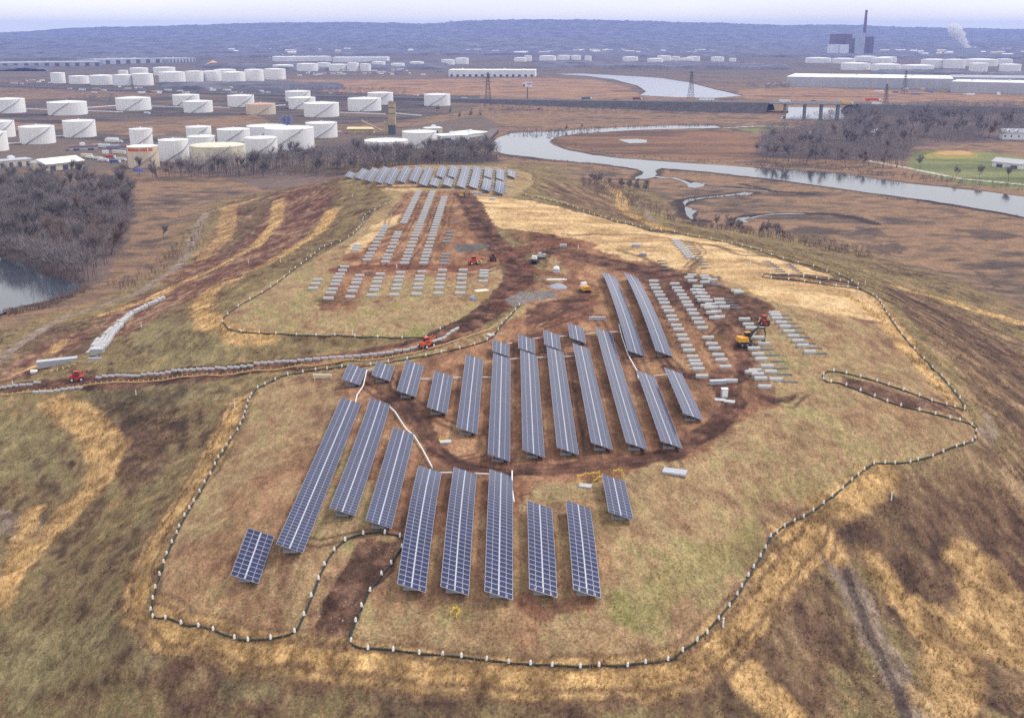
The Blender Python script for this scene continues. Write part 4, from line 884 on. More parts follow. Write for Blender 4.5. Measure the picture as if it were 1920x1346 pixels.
# gabled shed and open shed, lower left
building((88, 322), (158, 314), 5.5, 22, 'white gabled shed beside the left wood', M_CREAMW, M_ROOFW, 3, .7, name='gabled_shed', cat='shed', gable=3.5)
building((-20, 318), (62, 311), 5, 14, 'open vehicle shed with dark bays at the left edge', M_CREAMW, M_WALLG, 5, .8, name='vehicle_shed', cat='shed')
building((130, 283), (184, 281), 3, 14, 'low brown roofed shed above the gabled shed', M_WALLG, M_BRICK, 2, name='low_shed', cat='shed')
# power station and stack
t = thing('power_station', 'brown brick power station under the tall chimney', 'power station', flat(1610, 104)); s4 = 1 / pxm(104)
for nm, u0, u1, h0, dd, m_ in (('turbine_hall', 1593, 1628, 30, 60, M_BRICK), ('boiler_house', 1572, 1606, 38, 70, M_BRICK), ('boiler_house', 1615, 1648, 33, 60, M_BRICK), ('white_annex', 1557, 1574, 19, 40, M_WALLW), ('white_annex', 1575, 1593, 19, 40, M_WALLW), ('upper_block', 1604, 1622, 40, 40, M_WALLG)):
    MB().box((((u0 + u1) / 2 - 1610) * s4, dd + (60 if nm == 'boiler_house' else 0), h0 * s4 / 2), ((u1 - u0) * s4, dd, h0 * s4)).build(nm, m_, t)
pc = flat(1627, 103); t = thing('chimney', 'tall tapered chimney rising above the power station', 'chimney', (pc[0], pc[1] + 80, 0))
MB().cyl((0, 0, 0), (0, 0, 200), 10, 5.5, 16).build('shaft', M_BRICK, t); MB().cyl((0, 0, 200), (0, 0, 205), 6.2, 6.2, 16).build('cap', M_DK, t)
for i, hh in enumerate((60, 120, 165)): MB().cyl((0, 0, hh), (0, 0, hh + 2.5), 10 - 4.5 * hh / 200 + .8, n=16).build('platform_ring', M_DK, t)
t = thing('steam_plant', 'pale block shaped plant giving off white steam', 'plant building', flat(1820, 108)); s5 = 1 / pxm(108)
MB().box((0, 20, 8 * s5), (36 * s5, 40, 16 * s5)).build('wall', M_WALLG, t); MB().box((0, 20, 16 * s5 + 1), (36 * s5 + 1, 41, 2)).build('roof', M_ROOFG, t)
for i in (-1, 0, 1): MB().cyl((i * 9 * s5, 15, 16 * s5), (i * 9 * s5, 15, 19 * s5), 1.6 * s5, n=10).build('vent_stack', M_WALLW, t)
# tan tower, silos, dock
pt = flat(736, 252); t = thing('batching_tower', 'tall tan industrial tower between the tanks', 'tower', pt)
MB().box((0, 0, 5), (7, 6, 10)).build('base', M_DK, t); MB().box((0, 0, 16), (7.6, 7, 12)).build('lower_block', M_TAN, t); MB().box((.3, 0, 27.5), (7, 6.5, 11)).build('upper_block', M_TAN, t); MB().box((-.8, 0, 34), (4.5, 5, 2)).build('cap', M_TAN, t)
MB().box((-6.5, 1, 6.5), (5, 5, 13)).build('side_hopper', M_TAN, t); m = MB(); m.cyl((-9, 2, 2), (-34, 6, 14), 1.1, n=6); m.build('conveyor', M_TAN, t)
for i, z in enumerate((22, 28, 33)): MB().box((0, -3.6, z), (8.4, .3, .5)).build('walkway', M_DK, t)
for i, u in enumerate((531, 538, 545)):
    p = flat(u, 240); t = thing('silo', 'blue grey upright silo, %s from the left of three' % ordw(i), 'silo', p, 0, 'blue grey silos'); MB().cyl((0, 0, 0), (0, 0, 13), 2.1, n=14).build('shell', M_BLUEG, t); MB().cyl((0, 0, 13), (0, 0, 14.5), 2.1, .5, 14).build('cone_roof', M_DK, t)
t = thing('dock_wall', 'weathered timber jetty jutting into the river bend', 'jetty', flat(898, 279)); q = flat(928, 248) - flat(898, 279); L_ = float(np.hypot(q[0], q[1])); t.rotation_euler[2] = math.atan2(q[1], q[0])
MB().box((L_ / 2, 0, 3), (L_, 9, 2)).build('deck', mat('weathered_timber', lin(104, 92, 92), .9, 0, .3, .5, .4), t)
for k in range(10):
    for sd_ in (-4.0, 4.0): MB().cyl((L_ * (k + .5) / 10, sd_, -1), (L_ * (k + .5) / 10, sd_, 2.2), .7, n=6).build('pile', M_DK, t)
# pipe runs of the tank farm
for i, (a, b) in enumerate([((50, 206), (92, 208)), ((163, 204), (220, 200)), ((163, 210), (230, 212)), ((283, 201), (345, 203)), ((399, 203), (430, 204)), ((104, 258), (125, 257)), ((638, 213), (722, 216)), ((517, 200), (535, 199)), ((15, 272), (42, 270)), ((600, 250), (640, 249)), ((736, 214), (790, 219))]):
    p0, p1 = flat(*a), flat(*b); t = thing('pipeline', 'white pipe run across the tank farm, %s counted from the top left' % ordw(i), 'pipeline', p0, 0, 'pipe runs of the tank farm')
    MB().cyl((0, 0, 1.2), tuple(p1 - p0 + np.array([0, 0, 1.2])), .7, n=6).build('pipe', M_WALLW, t)
    for f in (.1, .4, .7, .95): MB().box(tuple((p1 - p0) * f + np.array([0, 0, .4])), (.9, .9, 1.2)).build('support', M_CONC, t)
# ---------------------------------------------------------------- highway, embankment and bridge
M_ASPH = mat('asphalt', (0.085, 0.085, 0.10, 1), .9, 0, .15, .2); M_EMB = mat('embankment_scrub', lin(62, 56, 60), .95, 0, .35, .12, .5)
def strip(pts, w, z_of, name, m_, label, skirt=0.0, off=0.0):
    ps = [np.array(p, float) for p in pts]; vs = []; fs = []
    for i, p in enumerate(ps):
        d = ps[min(i + 1, len(ps) - 1)] - ps[max(i - 1, 0)]; d = d[:2] / np.hypot(*d[:2]); nn = np.array([-d[1], d[0]])
        sk = skirt * max(p[2], .1)
        row = [(-(w / 2 + sk), -.4), (-w / 2, p[2]), (w / 2, p[2]), (w / 2 + sk, -.4)] if skirt else [(-w / 2, p[2] - .35), (-w / 2, p[2]), (w / 2, p[2]), (w / 2, p[2] - .35)]
        vs += [(p[0] + nn[0] * (q + off), p[1] + nn[1] * (q + off), z) for q, z in row]
    for i in range(len(ps) - 1): fs += [(4 * i + j, 4 * i + j + 1, 4 * i + 5 + j, 4 * i + 4 + j) for j in range(3)]
    o = MB().add(vs, fs).build(name, m_); tag(o, label, kind='structure'); return o
HW = [(-60, 158, .6), (200, 168, .8), (480, 177, 1.2), (700, 182, 3), (900, 186, 5), (1100, 189, 8), (1300, 191, 11), (1445, 193, 12)]
hwp = [flat(u, v, z) for u, v, z in HW]; hw2 = [flat(u, v, z) for u, v, z in ((1600, 195, 12), (1660, 196, 11), (1800, 199, 8), (1990, 204, 5))]
strip(hwp, 30, None, 'embankment', M_EMB, 'scrub covered embankment of the highway', skirt=2.4); strip(hw2, 30, None, 'embankment', M_EMB, 'embankment of the highway right of the bridge', skirt=2.4)
for o_ in (-7.5, 7.5):
    strip([p + np.array([0, 0, .36]) for p in hwp], 12, None, 'road', M_ASPH, 'asphalt carriageway of the highway', off=o_); strip([p + np.array([0, 0, .36]) for p in hw2], 12, None, 'road', M_ASPH, 'asphalt carriageway right of the bridge', off=o_)
a_, b_ = hwp[-1], hw2[0]; L_ = float(np.hypot(*(b_ - a_)[:2])); br = thing('highway_bridge', 'grey highway bridge on dark piers over the river', 'bridge', (a_[0], a_[1], 0), math.atan2(b_[1] - a_[1], b_[0] - a_[0]))
MB().box((L_ / 2, 0, 11.6), (L_ + 4, 30, 1.2)).build('deck', M_CONCD, br); MB().box((L_ / 2, 0, 12.3), (L_ + 4, 28.6, .25)).build('roadway', M_ASPH, br)
for y in (-14.7, 14.7): MB().box((L_ / 2, y, 12.7), (L_ + 4, .5, 1.0)).build('parapet', M_CONC, br)
for f in (.18, .42, .62, .82):
    for y in (-9, 9): MB().box((L_ * f, y, 4.5), (3.2, 6, 12)).build('pier', M_CONCD, br)
    MB().box((L_ * f, 0, 10.6), (3.4, 27, 1.2)).build('crossbeam', M_CONCD, br)
# ---------------------------------------------------------------- vehicles on the highway
M_TYRE = mat('tyre_rubber', (0.03, 0.03, 0.03, 1), .9); M_GLASS = mat('dark_glass', (0.03, 0.035, 0.05, 1), .15)
def truck(u, v, z, L_, col, label, trailer=True, rz=0.0):
    p = flat(u, v, z); m_ = mat('paint_' + '_'.join(str(int(c * 100)) for c in col[:3]), col, .4)
    t = thing('truck' if trailer else 'car', label, 'truck' if trailer else 'car', (p[0], p[1], z), rz, 'vehicles on the highway')
    if trailer:
        MB().box((L_ * .42, 0, 2.4), (L_ * .8, 2.6, 2.9)).build('trailer', m_, t); c = MB(); c.box((L_ * .92, 0, 1.9), (L_ * .14, 2.5, 2.6), taper=.92); c.build('cab', M_WALLW, t)
        xs = (.08, .2, .82, .95)
    else:
        MB().box((L_ / 2, 0, .8), (L_, 1.9, .8)).build('body', m_, t); MB().box((L_ * .47, 0, 1.45), (L_ * .55, 1.7, .6), taper=.8).build('cabin', M_GLASS, t); xs = (.2, .8)
    for f in xs:
        for y in (-1.1, 1.1): MB().cyl((L_ * f, y - .15, .5), (L_ * f, y + .15, .5), .5 if trailer else .36, n=10).build('wheel', M_TYRE, t)
    return t
for a in [(1460, 193, 12.4, 16, (.75, .76, .8, 1), 'white lorry at the left end of the bridge'), (1578, 196.5, 12.4, 15, lin(220, 180, 60), 'yellow lorry on the near lane of the bridge'), (1622, 190, 12.4, 22, lin(220, 70, 40), 'orange red lorry right of the bridge'),
          (1634, 197.5, 12.4, 13, (.75, .76, .8, 1), 'white lorry below the orange red one'), (1310, 190, 11.5, 22, (.75, .76, .82, 1), 'long white lorry left of the bridge'), (1186, 188, 9.6, 14, lin(120, 50, 50), 'dark red lorry on the embankment'), (1090, 187.5, 8, 16, lin(40, 110, 110), 'green lorry on the embankment')]: truck(*a)
for a in [(1520, 190.5, 12.4, 8, (.06, .06, .1, 1), 'dark van crossing the bridge', False), (1500, 196, 12.4, 5, (.5, .5, .55, 1), 'silver car on the near lane of the bridge', False), (1235, 189, 10.2, 5, (.7, .7, .75, 1), 'white car between lorries on the embankment', False),
          (1150, 189, 8.8, 5, lin(60, 80, 150), 'blue car on the embankment', False), (1690, 198.5, 10.5, 6, (.7, .7, .75, 1), 'white car right of the bridge', False), (1010, 186.5, 6.6, 6, (.7, .7, .75, 1), 'white car near the billboard', False)]: truck(*a)
# billboard, pylons
pb_ = flat(989, 184, 3); t = thing('billboard', 'two sided billboard on a tall pole beside the highway', 'billboard', (pb_[0], pb_[1], 0))
MB().cyl((0, 0, 0), (0, 0, 20), .8, n=10).build('pole', M_DK, t); o = MB().box((0, 0, 24), (15, .8, 7)).build('panel', M_WALLW, t); o.rotation_euler[2] = .2
o = MB().box((3, -.5, 25), (7, .3, 2)).build('blue_print', mat('billboard_blue', lin(110, 140, 220), .6), t); o.rotation_euler[2] = .2
o = MB().box((-6, -.5, 22.5), (3, .3, 3.5)).build('dark_print', M_DK, t); o.rotation_euler[2] = .2
def pylon(u, v, H_, label):
    p = flat(u, v); t = thing('pylon', label, 'power pylon', p, .3, 'lattice power pylons'); w0, w1 = H_ * .1, H_ * .018; m = MB(); nl = 8
    lv = [(H_ * (i / nl) ** .8, w0 + (w1 - w0) * (i / nl) ** .7) for i in range(nl + 1)]; rr = .28
    cr_ = lambda i: [(sx * lv[i][1], sy * lv[i][1], lv[i][0]) for sx, sy in ((-1, -1), (1, -1), (1, 1), (-1, 1))]
    for i in range(nl):
        a, b = cr_(i), cr_(i + 1)
        for k in range(4): m.cyl(a[k], b[k], rr, n=4); m.cyl(a[k], b[(k + 1) % 4], rr * .6, n=4); m.cyl(a[(k + 1) % 4], b[k], rr * .6, n=4)
    m.build('lattice_mast', M_DK, t)
    for f in (.72, .84, .95):
        MB().cyl((-H_ * .16 * (1.4 - f) * 1.6, 0, H_ * f), (H_ * .16 * (1.4 - f) * 1.6, 0, H_ * f), .35, n=5).build('cross_arm', M_DK, t)
pylon(1295, 186, 44, 'lattice pylon standing before the upstream river'); pylon(1695, 176, 40, 'lattice pylon before the long grey warehouse'); pylon(915, 199, 48, 'faint lattice pylon left of the billboard'); pylon(1660, 196, 30, 'short lattice pylon behind the right wood')
# houses on the right bank
building((1878, 262), (1990, 264), 7, 10, 'white house with two gabled dormers behind the right wood', M_WALLW, M_ROOFG, 0, name='house', cat='house', gable=4)
for i, u in enumerate((1888, 1902)):
    pass
hs = [o for o in COL.objects if o.name == 'house'][0]
for k, x in enumerate((6, 14)):
    d_ = MB(); d_.add([(x - 2, -.8, 7), (x + 2, -.8, 7), (x + 2, 3, 7), (x - 2, 3, 7), (x - 2, -.8, 9), (x + 2, -.8, 9), (x + 2, 3, 9), (x - 2, 3, 9), (x, -.8, 10.6), (x, 3, 10.6)], [(0, 1, 5, 8, 4), (1, 2, 6, 5), (0, 4, 7, 3), (4, 8, 9, 7), (5, 6, 9, 8)]); d_.build('dormer', M_WALLW, hs)
    MB().box((x, -.9, 8.6), (1.2, .1, 1.3)).build('window', M_DK, hs)
for x in (3, 9, 16, 22): MB().box((x, -.06, 3.5), (1.4, .12, 1.8)).build('window', M_DK, hs)
building((1860, 312), (1915, 318), 4, 12, 'grey roofed bungalow at the right edge beside the lawn', M_WALLW, M_MIDGREY, 2, .6, name='house', cat='house', gable=3)
building((1500, 262), (1518, 262), 4, 8, 'small grey hut among the right wood', M_WALLG, M_ROOFG, 1, name='hut', cat='hut')
building((1632, 256), (1655, 257), 4, 8, 'pale pavilion inside the right wood', M_WALLW, M_ROOFW, 1, name='hut', cat='hut')
# orange rigged spire and distant towers
p = flat(400, 123); t = thing('gravel_heap', 'orange heap beyond the dense tank row', 'gravel heap', p); MB().cyl((0, 0, 0), (0, 0, 16), 30, 1, 12).build('heap', mat('orange_sand', lin(220, 160, 110), .9), t)
DG = 'distant pale buildings before the ridge'
rr_ = random.Random(11); DB = []
for (u0, u1, v0, v1, n) in ((430, 640, 84, 104, 26), (640, 900, 78, 98, 50), (900, 1200, 82, 104, 46), (1100, 1350, 84, 102, 28), (1340, 1560, 66, 90, 46), (1700, 1790, 92, 106, 10), (1840, 1960, 80, 106, 24), (1640, 1790, 80, 104, 26), (0, 430, 76, 86, 14)):
    for i in range(n):
        u, v = rr_.uniform(u0, u1), rr_.uniform(max(v0, 74), v1); p = flat(u, v); w = rr_.uniform(30, 130) if v < 88 else rr_.uniform(16, 60); h = rr_.uniform(10, 24) if v < 88 else rr_.uniform(6, 14)
        t = tag(place('distant_building', MB().box((0, 0, h / 2), (w, rr_.uniform(12, 30), h)).add([(-w / 2, -8, h), (w / 2, -8, h), (w / 2, 8, h), (-w / 2, 8, h), (-w / 2, 0, h + 3), (w / 2, 0, h + 3)], [(0, 1, 5, 4), (2, 3, 4, 5), (0, 4, 3), (1, 2, 5)]).mesh('distant_building', rr_.choice([M_WALLW, M_CREAMW, M_WALLG])), None, p, rr_.uniform(-.4, .4)), 'small pale building scattered in the distance before the ridge', 'building', DG)

for (u0, u1, v0, v1, n) in ((640, 830, 130, 142, 30), (560, 640, 134, 146, 16), (120, 520, 164, 176, 26), (20, 110, 150, 160, 8), (1440, 1520, 158, 162, 10), (1640, 1960, 168, 180, 18), (480, 560, 104, 112, 8), (160, 240, 262, 300, 10)):
    for i in range(n):
        u, v = rr_.uniform(u0, u1), rr_.uniform(v0, v1); p = flat(u, v); w = rr_.uniform(5, 16)
        tag(place('trailer', MB().box((0, 0, 1.8), (w, 2.8, 2.8)).box((w * .3, 0, .3), (2, 2.4, .6)).mesh('trailer', rr_.choice([M_WALLW, M_CREAMW, M_ROOFW, M_BLUEG])), None, p, rr_.uniform(-.5, .5)), 'pale trailer or container in the yards around the tanks', 'trailer', 'trailers parked in the tank yards')
# ---------------------------------------------------------------- bare winter trees
M_BARK = mat('tree_bark', (0.15, 0.13, 0.135, 1), .95, 0, .25, 1.2); M_TWIG = mat('bare_twigs', (0.23, 0.20, 0.205, 1), .95, 0, .25, .3); M_TWIG2 = mat('reddish_twigs', (0.24, 0.17, 0.15, 1), .95, 0, .25, .3)
def limb(m, p, d, L_, r, rng, ends, depth):
    pts = [p]; q = Vector(p); dd = Vector(d).normalized(); n = 4
    for i in range(n):
        dd = (dd + Vector((rng.uniform(-.16, .16), rng.uniform(-.16, .16), .07 if depth else .0))).normalized(); q = q + dd * (L_ / n); pts.append(tuple(q))
    m.tube(pts, [r * (1 - .6 * i / n) for i in range(n + 1)], 4 if depth else 6)
    ends.append((pts, dd, L_, depth))
    if depth < 2:
        for k in range(rng.randint(3, 4) if depth == 0 else 3):
            i = rng.randint(2, n) if depth == 0 else rng.randint(1, n); a = rng.uniform(0, 6.28)
            side = Vector((math.cos(a), math.sin(a), rng.uniform(.35, .9)))
            limb(m, pts[i], dd * .55 + side, L_ * rng.uniform(.5, .68), r * .42, rng, ends, depth + 1)
def tree_meshes(seed, H_=15.0, spread=1.0, dens=520, tw=.1, mt=None):
    rng = random.Random(seed); m = MB(); ends = []
    limb(m, (0, 0, -.4), (rng.uniform(-.06, .06), rng.uniform(-.06, .06), 1), H_ * .5, H_ * .019, rng, ends, 0)
    tk = m.mesh('tree_trunk', M_BARK); V = []; F = []
    sel = [e for e in ends if e[3] >= 1]
    for i in range(dens):
        pts, dd, L_, dp = rng.choice(sel); k = rng.randint(1, len(pts) - 2); f = rng.random(); a = Vector(pts[k]).lerp(Vector(pts[k + 1]), f)
        o = Vector((a.x, a.y, (a.z - H_ * .45))).normalized() * .6 * spread + dd * .5 + Vector((rng.uniform(-.9, .9), rng.uniform(-.9, .9), rng.uniform(-.1, .8)))
        o.normalize(); l = rng.uniform(.09, .2) * H_; b = a + o * l; b2 = b + (o + Vector((rng.uniform(-.5, .5), rng.uniform(-.5, .5), .3))).normalized() * l * .5
        sx = o.cross(Vector((rng.uniform(-1, 1), rng.uniform(-1, 1), .3))).normalized() * tw * .5; n = len(V)
        V += [a - sx, a + sx, b + sx * .6, b - sx * .6, b2]; F += [(n, n + 1, n + 2, n + 3), (n + 3, n + 2, n + 4, n + 4)]
        for _ in range(2):
            e = a.lerp(b, rng.uniform(.3, .9)); e2 = e + (o + Vector((rng.uniform(-1, 1), rng.uniform(-1, 1), rng.uniform(-.2, .8)))).normalized() * l * .45; n = len(V)
            V += [e - sx * .5, e + sx * .5, e2]; F += [(n, n + 1, n + 2, n + 2)]
    me = bpy.data.meshes.new('tree_crown'); me.from_pydata([tuple(v) for v in V], [], [tuple(dict.fromkeys(f)) for f in F]); me.materials.append(mt or M_TWIG); me.update()
    return tk, me
TREES = [tree_meshes(s, 15, sp, 620, .10, mt) for s, sp, mt in ((1, 1, None), (2, 1.2, None), (3, .8, None), (5, 1, M_TWIG2), (8, 1.1, None))]
tr_ = random.Random(21)
def tree(x, y, H_, label, group, k=None, z=None):
    tk, cr = TREES[tr_.randrange(len(TREES)) if k is None else k]
    t = place('bare_tree', tk, None, (x, y, (g(x, y) if z is None else z)), tr_.uniform(0, 6.28)); s = H_ / 15.0; t.scale = (s * tr_.uniform(.9, 1.15), s * tr_.uniform(.9, 1.15), s)
    tag(t, label, 'tree', group); place('crown', cr, t); return t
def in_poly(x, y, p):
    c = False
    for a, b in zip(p, p[1:] + p[:1]):
        if (a[1] > y) != (b[1] > y) and x < (b[0] - a[0]) * (y - a[1]) / (b[1] - a[1]) + a[0]: c = not c
    return c
def scatter_px(s, n, mind=5.0):
    """n ground points spread evenly in world space inside an outline given in photo pixels"""
    pl = [tuple(flat(u, v)[:2]) for u, v in P(s)]; xs = [p[0] for p in pl]; ys_ = [p[1] for p in pl]; out = []; tries = 0
    while len(out) < n and tries < n * 60:
        tries += 1; x, y = tr_.uniform(min(xs), max(xs)), tr_.uniform(min(ys_), max(ys_))
        if in_poly(x, y, pl) and all((x - a) ** 2 + (y - b) ** 2 > mind ** 2 for a, b in out): out.append((x, y))
    return out
def wood(s, n, h0, h1, label, group, mind=5.0):
    for x, y in scatter_px(s, n, mind): tree(x, y, tr_.uniform(h0, h1), label, group)
LW = "-60,350 60,352 200,356 245,362 246,400 235,440 215,480 195,520 150,530 70,505 0,485 -80,470"
wood(LW, 135, 12, 22, 'bare purplish tree in the dense wood beside the pond', 'bare trees of the left wood', 4.5)
wood("440,336 640,332 700,328 880,318 930,305 905,285 760,300 640,304 480,312", 62, 14, 20, 'bare tree in the belt between mound and tank farm', 'bare trees of the belt behind the mound', 6)
wood("1425,292 1560,290 1700,300 1700,272 1920,255 1960,225 1640,222 1560,235 1440,262", 80, 14, 20, 'bare tree in the right wood along the far river bank', 'bare trees of the right wood', 8)
for i, (u, v, h) in enumerate([(262, 330, 15), (318, 333, 14), (358, 334, 15), (392, 333, 14), (408, 332, 16), (450, 331, 15), (466, 332, 13), (232, 335, 12), (1455, 303, 17), (1478, 305, 18), (1512, 306, 17), (1548, 307, 18), (1585, 310, 17), (1620, 312, 16), (1655, 315, 17), (1437, 300, 15)]):
    p = flat(u, v); tree(p[0], p[1], h, ('bare tree before the near tanks, %s in a loose row' % ordw(i)) if i < 8 else ('tall bare tree on the right river bank, %s in the row' % ordw(i - 8)), 'loose rows of bare trees')
for u, v, h, lb in [(340, 336, 17, 'lone bare tree with spreading crown before a white tank'), (298, 340, 17, 'bare tree standing before the rust streaked tank'), (372, 337, 12, 'slim bare tree before the cream tank, left of a pair'), (425, 330, 16, 'bare tree rising against the cream tank'),
    (308, 455, 9, 'small dark bare tree alone on the tan marsh by the left wood'), (820, 212, 11, 'bare tree in front of the lone white tank'), (842, 215, 10, 'bare bush like tree right of the lone white tank'),
    (880, 222, 12, 'bare tree in the marsh strip below the highway, left'), (860, 224, 10, 'bare tree beside the marsh strip trees'), (900, 222, 9, 'small bare tree at the right of the marsh strip trees'), (1010, 212, 8, 'small bare shrub tree on the scrub below the embankment'),
    (1725, 318, 12, 'round bare tree by the riverside path, leftmost of the lawn'), (1792, 335, 10, 'bare tree on the green lawn near the path'), (1835, 338, 11, 'bare tree on the lawn, second from the right edge'), (1890, 345, 13, 'bare tree near the bungalow at the right edge'),
    (1420, 288, 10, 'bare tree at the tip of the right wood'), (1530, 300, 15, 'tall bare tree on the bank before the right wood'), (1487, 296, 14, 'bare tree before the right wood path'), (1395, 210, 9, 'dark tree at the left bridge end'), (1375, 208, 8, 'dark shrub tree left of the bridge'),
    (1060, 246, 8, 'bare thicket tree on the river point'), (1090, 244, 7, 'low bare tree right of the river point thicket')]:
    p = flat(u, v); tree(p[0], p[1], h, lb, None)
wood("1115,352 1230,366 1230,378 1170,376 1105,362", 16, 6, 9, 'thin bare sapling at the foot of the right slope', 'saplings below the right slope', 3)
wood("1290,432 1400,452 1500,470 1480,480 1390,462 1280,440", 14, 5, 9, 'thin bare sapling at the marsh edge behind the straw slope', 'saplings behind the straw slope', 4)
# woods that read as one mass
def mass_mesh(name, pts, H_, rng_seed, tw=.22, nt=46, col=None):
    rg = np.random.default_rng(rng_seed); V = []; F = []; n = 0; pts = np.array(pts)
    N = len(pts); hs_ = H_ * rg.uniform(.75, 1.15, N)
    base = np.stack([pts[:, 0], pts[:, 1], pts[:, 2] if pts.shape[1] > 2 else np.zeros(N)], 1)
    # crown slivers
    rad = hs_ * .3; th = rg.uniform(0, 6.283, (N, nt)); ph = rg.uniform(-.3, 1, (N, nt)); rr = rg.uniform(.15, 1, (N, nt)) ** .6
    cx = np.cos(th) * np.sqrt(1 - np.clip(ph, -1, 1) ** 2 * .7) * rr * rad[:, None]; cy = np.sin(th) * rr * rad[:, None] * np.sqrt(1 - np.clip(ph, -1, 1) ** 2 * .7); cz = hs_[:, None] * (.55 + .42 * ph * rr)
    a = np.stack([cx, cy, cz], -1) + base[:, None]; l = hs_[:, None, None] * .13
    d = np.stack([cx, cy, (cz - hs_[:, None] * .3)], -1); d /= np.linalg.norm(d, axis=-1, keepdims=True) + 1e-6; d += rg.uniform(-.6, .6, d.shape)
    b = a + d * l; s = rg.uniform(-1, 1, d.shape); s /= np.linalg.norm(s, axis=-1, keepdims=True); s *= tw
    T = np.stack([a - s, a + s, b], 2).reshape(-1, 3)
    # trunks
    o = np.array([[.16, 0, 0], [-.16, 0, 0], [0, 0, 1]]); tk = base[:, None] + o[None] * np.stack([np.ones(N), np.ones(N), hs_ * .75], 1)[:, None, :]
    tk2 = base[:, None] + np.array([[0, .16, 0], [0, -.16, 0], [0, 0, 1]])[None] * np.stack([np.ones(N), np.ones(N), hs_ * .7], 1)[:, None, :]
    A = np.concatenate([T, tk.reshape(-1, 3), tk2.reshape(-1, 3)]); Fc = np.arange(len(A)).reshape(-1, 3)
    return fastmesh(name, A, Fc, col or M_TWIG)
def wood_mass(s, n, H_, label, seed, tw=.22, nt=46, col=None, name='woodland'):
    pl = np.array([flat(u, v)[:2] for u, v in P(s)]); rg = np.random.default_rng(seed); lo, hi = pl.min(0), pl.max(0); q = rg.uniform(lo, hi, (n * 6, 2)); ins = np.zeros(len(q), bool)
    for a, b in zip(pl, np.roll(pl, -1, 0)): ins ^= ((a[1] > q[:, 1]) != (b[1] > q[:, 1])) & (q[:, 0] < (b[0] - a[0]) * (q[:, 1] - a[1]) / (b[1] - a[1] + 1e-9) + a[0])
    q = q[ins][:n]; zz = gsample(GZ, q[:, 0], q[:, 1]) if pl[:, 1].max() < 1400 else np.zeros(len(q))
    o = place(name, mass_mesh(name, np.column_stack([q, zz]), H_, seed, tw, nt, col)); return tag(o, label, 'woodland' if name == 'woodland' else name, kind='stuff')
wood_mass("-90,345 60,347 200,348 240,352 248,365 250,400 238,445 215,485 195,524 150,532 70,508 0,488 -90,474", 520, 15, 'dense purplish bare thicket filling the left wood', 5, .09, 80)
wood_mass("440,334 640,332 760,326 900,316 935,300 915,285 760,300 640,304 480,312 300,322", 620, 15, 'dense bare undergrowth in the belt behind the mound', 6, .14, 50)
wood_mass("1420,292 1560,294 1700,300 1710,272 1980,258 2000,206 1640,206 1560,220 1430,256", 1500, 14, 'dense purplish bare thicket filling the right wood', 7, .16, 46)
wood_mass("1425,304 1560,308 1700,320 1700,306 1560,296 1430,292", 130, 15, 'bare trees along the right river bank', 27, .16, 46)
wood_mass("-70,488 0,492 60,506 72,520 150,538 180,535 190,520 130,505 60,492 0,478 -80,474", 110, 15, 'bare trees leaning over the pond', 28, .12, 60)
wood_mass("240,336 480,330 480,318 300,322", 90, 11, 'thin bare trees before the near tanks', 29, .12, 40)
wood_mass("1480,250 1700,250 1700,268 1560,275 1430,285", 120, 12, 'thin bare trees before the right wood', 8, .2, 40)
wood_mass("500,178 760,180 760,172 540,168", 160, 9, 'scrub trees before the first meadow', 9, .3, 30)
wood_mass("-60,168 480,180 900,190 900,187 480,176 -60,162", 500, 7, 'dark hedge along the railway behind the tanks', 10, .35, 26)
wood_mass("110,196 230,194 230,184 140,186", 70, 8, 'bare scrub behind the back tanks', 11, .3, 30)
wood_mass("900,214 1440,214 1440,200 1100,196 900,200", 420, 5, 'bare scrub on the highway embankment foot', 12, .3, 26)
wood_mass("1030,256 1130,249 1130,243 1040,246 960,250", 90, 5, 'bare scrub at the river point', 13, .25, 26)
wood_mass("1400,318 1560,322 1700,338 1920,360 1920,352 1700,328 1560,312 1420,308", 220, 3, 'low bank scrub along the right river', 14, .2, 30, M_TWIG2)
wood_mass("1390,172 1490,172 1480,160 1400,164", 60, 10, 'bare scrub mound before the right warehouses', 15, .4, 26)
wood_mass("1130,134 1290,135 1290,129 1130,129", 140, 9, 'bare scrub beyond the upstream river', 16, .5, 22)
wood_mass("1090,395 1230,420 1290,440 1290,428 1230,396 1150,365 1090,352", 240, 3.5, 'purplish brambles at the foot of the right slope', 17, .12, 40, M_TWIG2)
wood_mass("1280,446 1480,486 1640,500 1640,480 1480,452 1300,426", 260, 3.0, 'purplish brambles at the marsh edge', 18, .12, 40, M_TWIG2)
wood_mass("230,560 390,470 380,430 330,470 250,520 200,540", 130, 2.6, 'reddish brambles along the left gravel road', 19, .1, 40, M_TWIG2)
for k, (s_, n_, h_) in enumerate((("-80,606 14,586 84,570 156,545 160,536 160,550 90,580 10,598 -80,620", 260, 2.2), ("62,496 80,512 156,532 158,526 90,506", 90, 2.5), ("940,250 1040,244 1150,238 1340,233 1340,236 1150,241 1040,248 950,254", 200, 2.2), ("1040,268 1150,293 1300,304 1430,313 1430,309 1300,300 1150,288 1050,264", 200, 1.8),
                                ("930,291 1040,303 1170,316 1170,320 1040,307 930,296", 120, 1.8), ("1250,321 1340,327 1500,346 1640,366 1800,389 1920,410 1920,415 1800,394 1640,370 1500,350 1340,331 1250,324", 300, 1.8), ("1270,378 1300,370 1420,366 1420,369 1300,376", 60, 1.5))):
    wood_mass(s_, n_, h_, 'low brown reeds fringing the water, %s stretch' % ordw(k), 60 + k, .12, 26, M_TWIG2, 'bank_reeds')
